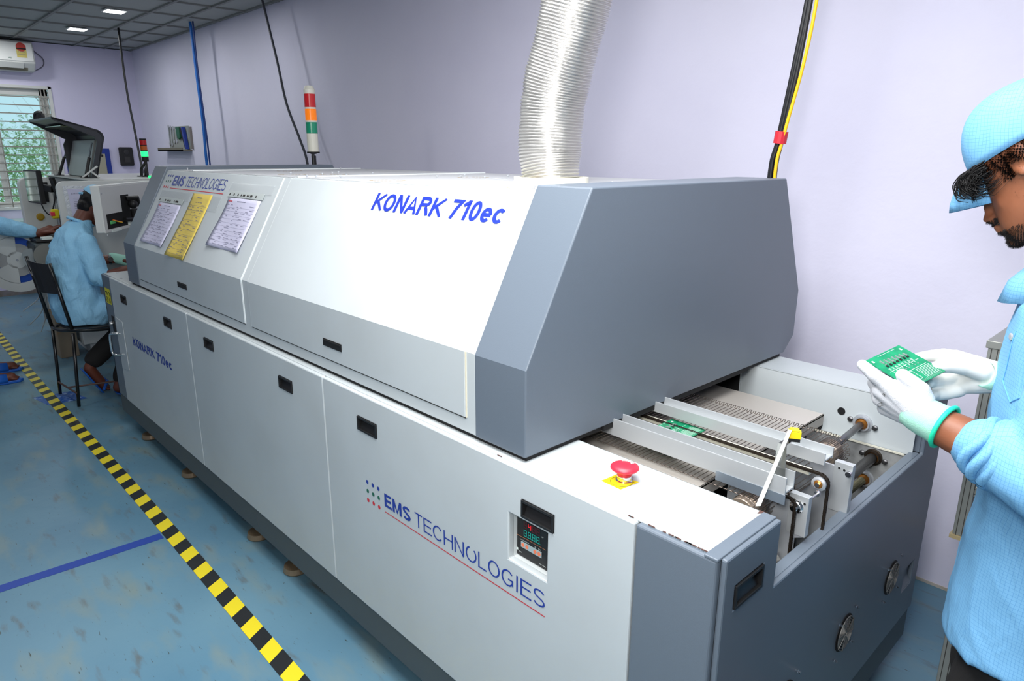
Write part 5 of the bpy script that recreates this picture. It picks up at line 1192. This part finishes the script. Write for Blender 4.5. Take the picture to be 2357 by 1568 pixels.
q = MB(); text(q, '9', (4.000, .3865, 1.156), V(.8, 0, .6), V(-.6, 0, .8), .007); text(q, 'CE', (3.992, .392, 1.132), V(.8, .0, .6), V(-.6, 0, .8), .007)
q.build('printed_mark', m_gasket, gl)

# ---- seated worker
sx = -.82
sw = thing('person', 'person seated on the black chair in faded blue shirt and cap, back turned', 'person', (sx, .05, 0))
m2f, m2u = V(.10, .80, -.60), V(.05, .60, .80)
HO2 = V(-.865, .228, 1.238); HM2, T2 = head(HO2, m2f, m2u, None, None, None, scale=1.)
b = MB(); b.ell(T2(-.008, 0, .01), .098, .074, .105, HM2); b.ell(T2(.05, 0, -.06), .045, .045, .06, HM2)
b.ell(T2(.098, 0, -.045), .012, .011, .02, HM2)
for s_ in (-1, 1): b.ell(T2(-.005, .074*s_, -.015), .018, .008, .028, HM2)
b.limb([T2(-.035, 0, -.05), V(-.85, .10, 1.12), V(-.83, .06, 1.02)], [.052, .054, .09])
b.ell((sx, .03, .85), .15, .10, .24); b.ell((sx, .05, .60), .16, .12, .13)
Ra, Re, Rw = V(-.665, .085, 1.02), V(-.610, .115, .800), V(-.42, .40, .895)
La, Le, Lw = V(-.985, .085, 1.02), V(-1.02, .14, .87), V(-.99, .34, .865)
b.limb([Ra, Re, Re.lerp(Rw, .5), Rw], [.045, .040, .036, .027]); b.limb([La, Le, Le.lerp(Lw, .5), Lw], [.045, .040, .034, .027])
for W_, d_ in ((Rw, V(.06, .09, -.02)), (Lw, V(.02, .10, -.035))):
    b.limb([W_, W_+d_*.6], [.030, .034])
    for k in range(4): s_ = (k-1.5)*.018; dd = d_.normalized(); sd = dd.cross(Z).normalized(); b.limb([W_+d_*.7+sd*s_, W_+d_+sd*s_*1.2, W_+d_*1.25+sd*s_*1.2-V(0, 0, .022), W_+d_*1.3+sd*s_-V(0, 0, .04)], [.011, .0095, .009, .008])
    b.limb([W_+d_*.3+sd*.03, W_+d_*.75+sd*.055, W_+d_*1.05+sd*.05-V(0, 0, .02)], [.013, .011, .009])
K1, A1, K2, A2 = V(-.74, .42, .55), V(-.755, .035, .23), V(-.92, .44, .52), V(-.62, .16, .10)
for H_, K_, A_, tz in ((V(-.74, .08, .55), K1, A1, V(-.765, .085, .035)), (V(-.90, .08, .55), K2, A2, V(-.585, .20, .035))):
    b.limb([H_, K_, A_], [.075, .055, .036]); hl = A_+V(0, -.025, -.045); b.limb([A_, hl, tz], [.036, .034, .030])
    for k in range(5): b.limb([tz+V((k-2)*.015, 0, -.004), tz+V((k-2)*.017, .035-.004*k, -.014)], [.010, .008])
solid(b, .006, 3).build('body', m_skin2, sw, smooth=True)
b = MB(); b.ell(T2(-.016, 0, .028), .102, .080, .102, HM2); b.ell(T2(-.05, 0, -.02), .058, .066, .07, HM2); solid(b, .006, 2, wrinkle(.003, 40)).build('hair', m_hair, sw, smooth=True)
b = MB(); vs = []; nu, nv = 32, 10
for i in range(nv+1):
    a_ = PI/2*i/nv
    for j in range(nu):
        t_ = 2*PI*j/nu; vs.append(T2(-.008+.112*math.cos(t_)*math.cos(a_)**.7, .088*math.sin(t_)*math.cos(a_)**.7, .042+.088*math.sin(a_)+.012*math.cos(t_+PI)*(1-i/nv)))
b.add(vs, [(i*nu+j, i*nu+(j+1) % nu, (i+1)*nu+(j+1) % nu, (i+1)*nu+j) for i in range(nv) for j in range(nu)]); c_ = b.build('cap', m_shirt2, sw, smooth=True)
MB().prism([T2(.09, -.06, .045), T2(.175, -.045, .03), T2(.185, 0, .03), T2(.175, .045, .03), T2(.09, .06, .045)], HM2 @ V(0, 0, .004)).build('cap_brim', m_shirt2, sw)
b = MB(); b.add(*(lambda q: (q.v, q.f))(MB().tube([T2(-.115, -.03, .03), T2(-.125, 0, .022), T2(-.115, .03, .03)], .008, 6))); b.build('cap_strap', m_shirt2, sw)
# shirt
b = MB(); vs = []; n = 40
rg = [(1.155, -.85, .115, .07, .065), (1.115, -.84, .085, .12, .09), (1.07, -.83, .065, .185, .108), (1.00, -.825, .045, .205, .125), (.90, -.82, .02, .20, .132), (.78, -.82, .01, .195, .138), (.66, -.82, .01, .205, .148), (.56, -.82, .03, .21, .160), (.505, -.81, .05, .20, .165), (.495, -.81, .06, .17, .14)]
for z_, cx, cy, rx_, ry_ in rg:
    for j in range(n): t_ = 2*PI*j/n; vs.append(V(cx+rx_*math.cos(t_), cy+ry_*math.sin(t_), z_))
b.add(vs, [(i*n+j, (i+1)*n+j, (i+1)*n+(j+1) % n, i*n+(j+1) % n) for i in range(len(rg)-1) for j in range(n)]+[tuple(range(n)), tuple(range((len(rg)-1)*n, len(rg)*n))[::-1]])
b.limb([Ra+V(-.01, -.005, .0), Re+V(0, 0, .02), Re.lerp(Rw, .08)], [.075, .068, .062]); b.limb([La, Le, Le.lerp(Lw, .2)], [.075, .065, .058]); b.limb([(-.72, .10, .56), (-.68, .20, .60)], [.11, .08])
solid(b, .007, 5, wrinkle(.016, 8, (1, 1, .8))).build('shirt', m_shirt2, sw, smooth=True)
b = MB(); b.tube([V(-.85+.068*math.cos(t)+.0, .115+.066*math.sin(t), 1.150-.030*math.sin(t)) for t in [i*PI/14 for i in range(29)]], .010, 8, False); b.build('collar', m_shirt2, sw, smooth=True)
b = MB(); dd = (Rw-Re).normalized(); a1 = dd.orthogonal().normalized(); a2 = dd.cross(a1)
for k in range(2): b.tube([Re.lerp(Rw, .10)-dd*.02*k+(a1*math.cos(t)+a2*math.sin(t))*(.052+.004*math.sin(3*t)) for t in [i*PI/12 for i in range(25)]], .011, 8, False)
b.build('rolled_cuff', m_shirt2, sw, smooth=True)
# trousers
b = MB()
for H_, K_, A_ in ((V(-.74, .06, .56), K1, A1), (V(-.90, .06, .56), K2, A2)): b.limb([H_, K_, K_.lerp(A_, .5), K_.lerp(A_, .96)], [.095, .078, .070, .060])
b.ell((-.82, .04, .57), .17, .14, .09); solid(b, .008, 3, wrinkle(.005, 9)).build('trousers', m_pants, sw, smooth=True)
# slippers, glove, watch
for tz, A_ in ((V(-.765, .085, .035), A1), (V(-.585, .20, .035), A2)):
    hl = A_+V(0, -.025, -.045); d_ = (tz-hl); b = MB(); up = V(0, -d_.z, d_.y).normalized() if abs(d_.z) > .02 else Z
    s_ = MB(); nn = V(0, d_.z, -d_.y).normalized();
    if nn.z > 0: nn = -nn
    s_.prism([hl+nn*.034+X*.036-d_*.12, tz+nn*.030+X*.045, tz+nn*.024+d_*.30+X*.02, tz+nn*.024+d_*.30-X*.02, tz+nn*.030-X*.045, hl+nn*.034-X*.036-d_*.12], nn*.010)
    o = s_.build('slipper', m_blueslip, sw, bevel=.004); b.tube([tz+X*.045+nn*.02, tz+X*.03-nn*.032-d_*.2, tz-X*.03-nn*.032-d_*.2, tz-X*.045+nn*.02], .010, 8); b.build('slipper_strap', m_blueslip, o)
b = MB(); W_ = Lw; d_ = V(.02, .10, -.035); b.limb([W_-d_*.35, W_+d_*.1, W_+d_*.6], [.034, .036, .040]); b.limb([W_+d_*.6, W_+d_*1.15], [.038, .026])
solid(b, .004, 3).build('glove', m_knitg, sw, smooth=True)
wd_ = (Lw-Le).normalized(); o = MB().tube([Lw-wd_*.062, Lw-wd_*.046], .0375, 20).build('wristwatch', m_steel, sw); MB().lathe([(.016, 0), (.017, .006)], Lw-wd_*.054+V(.036, -.004, .004), V(1, -.1, .1), 18).build('watch_dial', m_black, o)

# ---- third worker, mostly outside the left edge: arm and slippers show
px_ = -1.62
pw = thing('person', 'person cut off by the left edge, reaching in with a blue sleeve and brown hand', 'person', (px_, -.5, 0))
b = MB(); b.ell((px_, -.46, 1.62), .078, .095, .115); b.ell((px_, -.365, 1.60), .012, .02, .02); b.limb([(px_, -.48, 1.54), (px_, -.50, 1.44)], [.055, .06])
for s_ in (-1, 1): b.ell((px_+s_*.078, -.47, 1.62), .01, .018, .03)
b.ell((px_, -.50, 1.24), .17, .11, .26); b.ell((px_, -.50, .98), .16, .12, .15)
sa_, ea_, wa_ = V(-1.83, -.47, 1.38), V(-1.99, -.24, 1.075), V(-1.93, .05, .985)
b.limb([sa_, ea_, ea_.lerp(wa_, .5), wa_], [.05, .042, .037, .030])
hd_ = V(.03, .10, .035)
b.limb([wa_, wa_+hd_*.7], [.032, .036])
for k in range(4): o_ = V((k-1.5)*.018, 0, 0); b.limb([wa_+hd_*.75+o_, wa_+hd_*1.3+o_*1.1+V(0, 0, .004), wa_+hd_*1.7+o_*1.1-V(0, 0, .012), wa_+hd_*1.95+o_-V(0, 0, .034)], [.012, .0105, .0095, .0085])
b.limb([wa_+hd_*.2+V(.026, 0, 0), wa_+hd_*.7+V(.05, 0, -.012), wa_+hd_*1.1+V(.052, 0, -.03)], [.014, .012, .010])
b.limb([V(-1.43, -.50, 1.38), V(-1.38, -.46, 1.12), V(-1.42, -.40, .90)], [.05, .042, .03]); b.limb([V(-1.42, -.40, .90), V(-1.43, -.37, .83)], [.034, .026])
for k in range(4): b.limb([V(-1.445+k*.016, -.37, .83), V(-1.45+k*.017, -.355, .765)], [.011, .008])
b.limb([V(-1.40, -.375, .86), V(-1.385, -.35, .81)], [.012, .009])
feet = (V(-1.78, -.45, .05), V(-1.46, -.50, .05))
for f_ in feet:
    b.limb([(f_.x, -.50, .92), (f_.x, -.50, .5), (f_.x, f_.y-.02, .10)], [.085, .058, .04]); tf = f_+V(.03, .15, -.012); b.limb([f_+V(0, -.03, 0), tf], [.036, .034])
    for k in range(5): b.limb([tf+V((k-2)*.017, .0, -.004), tf+V((k-2)*.018, .045-.006*abs(k-1), -.012)], [.011, .009])
solid(b, .0055, 3).build('body', m_skin2, pw, smooth=True)
b = MB(); vs = []; n = 36
rg = [(1.47, .07, .07), (1.43, .14, .09), (1.38, .205, .11), (1.25, .215, .135), (1.05, .20, .14), (.85, .21, .15), (.78, .215, .15)]
for z_, rx_, ry_ in rg:
    for j in range(n): t_ = 2*PI*j/n; vs.append(V(px_+rx_*math.cos(t_), -.5+ry_*math.sin(t_), z_))
b.add(vs, [(i*n+j, (i+1)*n+j, (i+1)*n+(j+1) % n, i*n+(j+1) % n) for i in range(len(rg)-1) for j in range(n)]+[tuple(range(n)), tuple(range((len(rg)-1)*n, len(rg)*n))[::-1]])
b.limb([sa_, ea_, ea_.lerp(wa_, .55), ea_.lerp(wa_, .82)], [.078, .072, .062, .050]); b.limb([V(-1.43, -.50, 1.38), V(-1.38, -.46, 1.12), V(-1.41, -.42, .98)], [.075, .065, .052])
solid(b, .007, 4, wrinkle(.009, 9, (1, 1, .8))).build('shirt', m_shirt2, pw, smooth=True)
b = MB()
for f_ in feet: b.limb([(f_.x, -.5, .92), (f_.x, -.5, .5), (f_.x, f_.y-.02, .12)], [.11, .085, .068])
b.ell((px_, -.5, .93), .18, .14, .12); solid(b, .009, 3).build('trousers', m_pants, pw, smooth=True)
b = MB(); b.ell((px_, -.475, 1.665), .088, .10, .09); b.ell((px_, -.50, 1.60), .08, .075, .09); solid(b, .006, 2, wrinkle(.003, 40)).build('hair', m_hair, pw, smooth=True)
for f_ in feet:
    q = MB(); out = [(-.040, -.09), (-.036, .02), (-.047, .12), (-.036, .19), (.0, .222), (.036, .20), (.048, .12), (.040, .02), (.040, -.09), (0, -.115)]
    q.prism([V(f_.x+.03*(y+.1)/.25+x, f_.y+y, .001) for x, y in out], (0, 0, .020)); o = q.build('slipper', m_blueslip, pw, bevel=.005)
    q = MB(); vs = []; n = 10
    for i in range(n+1):
        t_ = PI*i/n
        for y in (.0, .135):
            for r_ in (1, 1.07): vs.append(V(f_.x+.03*(y+.1)/.25+.050*math.cos(t_)*r_, f_.y+y-.01, .018+(.060 if y < .1 else .050)*math.sin(t_)*r_))
    fs = []
    for i in range(n): k = i*4; fs += [(k, k+4, k+6, k+2), (k+1, k+3, k+7, k+5), (k, k+1, k+5, k+4), (k+2, k+6, k+7, k+3)]
    q.add(vs, fs+[(0, 2, 3, 1), (n*4, n*4+1, n*4+3, n*4+2)]); q.build('slipper_strap', m_blueslip, o, smooth=True)

# ================================================================== ALUMINIUM STAND beside the wall
st = thing('aluminium_stand', 'aluminium profile stand behind the standing worker at the right edge', 'stand', (4.3, 1.4, 0))
def profile(p0, p1, w_=.034, nm='profile_bar', up=Z):
    p0, p1 = Vector(p0), Vector(p1); o = MB().bar(p0, p1, w_, w_, up).build(nm, m_profile, st, bevel=.002)
    d_ = (p1-p0).normalized(); r_ = d_.cross(up if abs(d_.dot(up)) < .9 else X).normalized(); u_ = r_.cross(d_); g = MB()
    for a_ in (r_, -r_, u_, -u_):
        b_ = d_.cross(a_)
        for s_ in (-.22, .22): c_ = a_*(w_/2+.0002)+b_*w_*s_; g.bar(p0+c_, p1+c_, .0022, .0006, a_)
    g.build('profile_groove', m_gasket, o)
profile((3.985, 1.351, .464), (3.985, 1.351, 1.062), nm='post'); MB().box(3.962, 4.008, 1.328, 1.372, .452, .464).build('end_cap', mat('aged_end_cap', (176, 160, 122), .6), st)
b = MB(); b.box(3.962, 5.2, 1.33, 1.37, 1.0625, 1.085).box(3.9624, 4.0, 1.3702, 1.6898, 1.0627, 1.0848).box(3.962, 5.2, 1.69, 1.72, 1.0625, 1.085); b.build('top_frame', m_profile, st, bevel=.002)
MB().box(4.0, 5.2, 1.37, 1.69, 1.064, 1.070).build('tray', mat('tray_grey', (120, 120, 118), .5), st)
profile((4.062, 1.10, .0), (4.062, 1.10, .40), nm='leg'); profile((4.062, 1.118, .383), (4.062, 1.582, .383), nm='cross_bar'); profile((4.75, 1.10, .0), (4.75, 1.10, 1.062), nm='leg'); profile((4.080, 1.10, .36), (4.732, 1.10, .36), nm='cross_bar')
profile((4.003, 1.351, .62), (4.77, 1.351, .62), nm='cross_bar'); profile((4.75, 1.333, .622), (4.75, 1.118, .622), nm='cross_bar'); profile((5.15, 1.68, 0), (5.15, 1.68, 1.062), nm='leg'); profile((4.062, 1.60, 0), (4.062, 1.60, 1.062), nm='leg')
for o in list(bpy.data.objects):
    if '_o' in o: del o['_o']
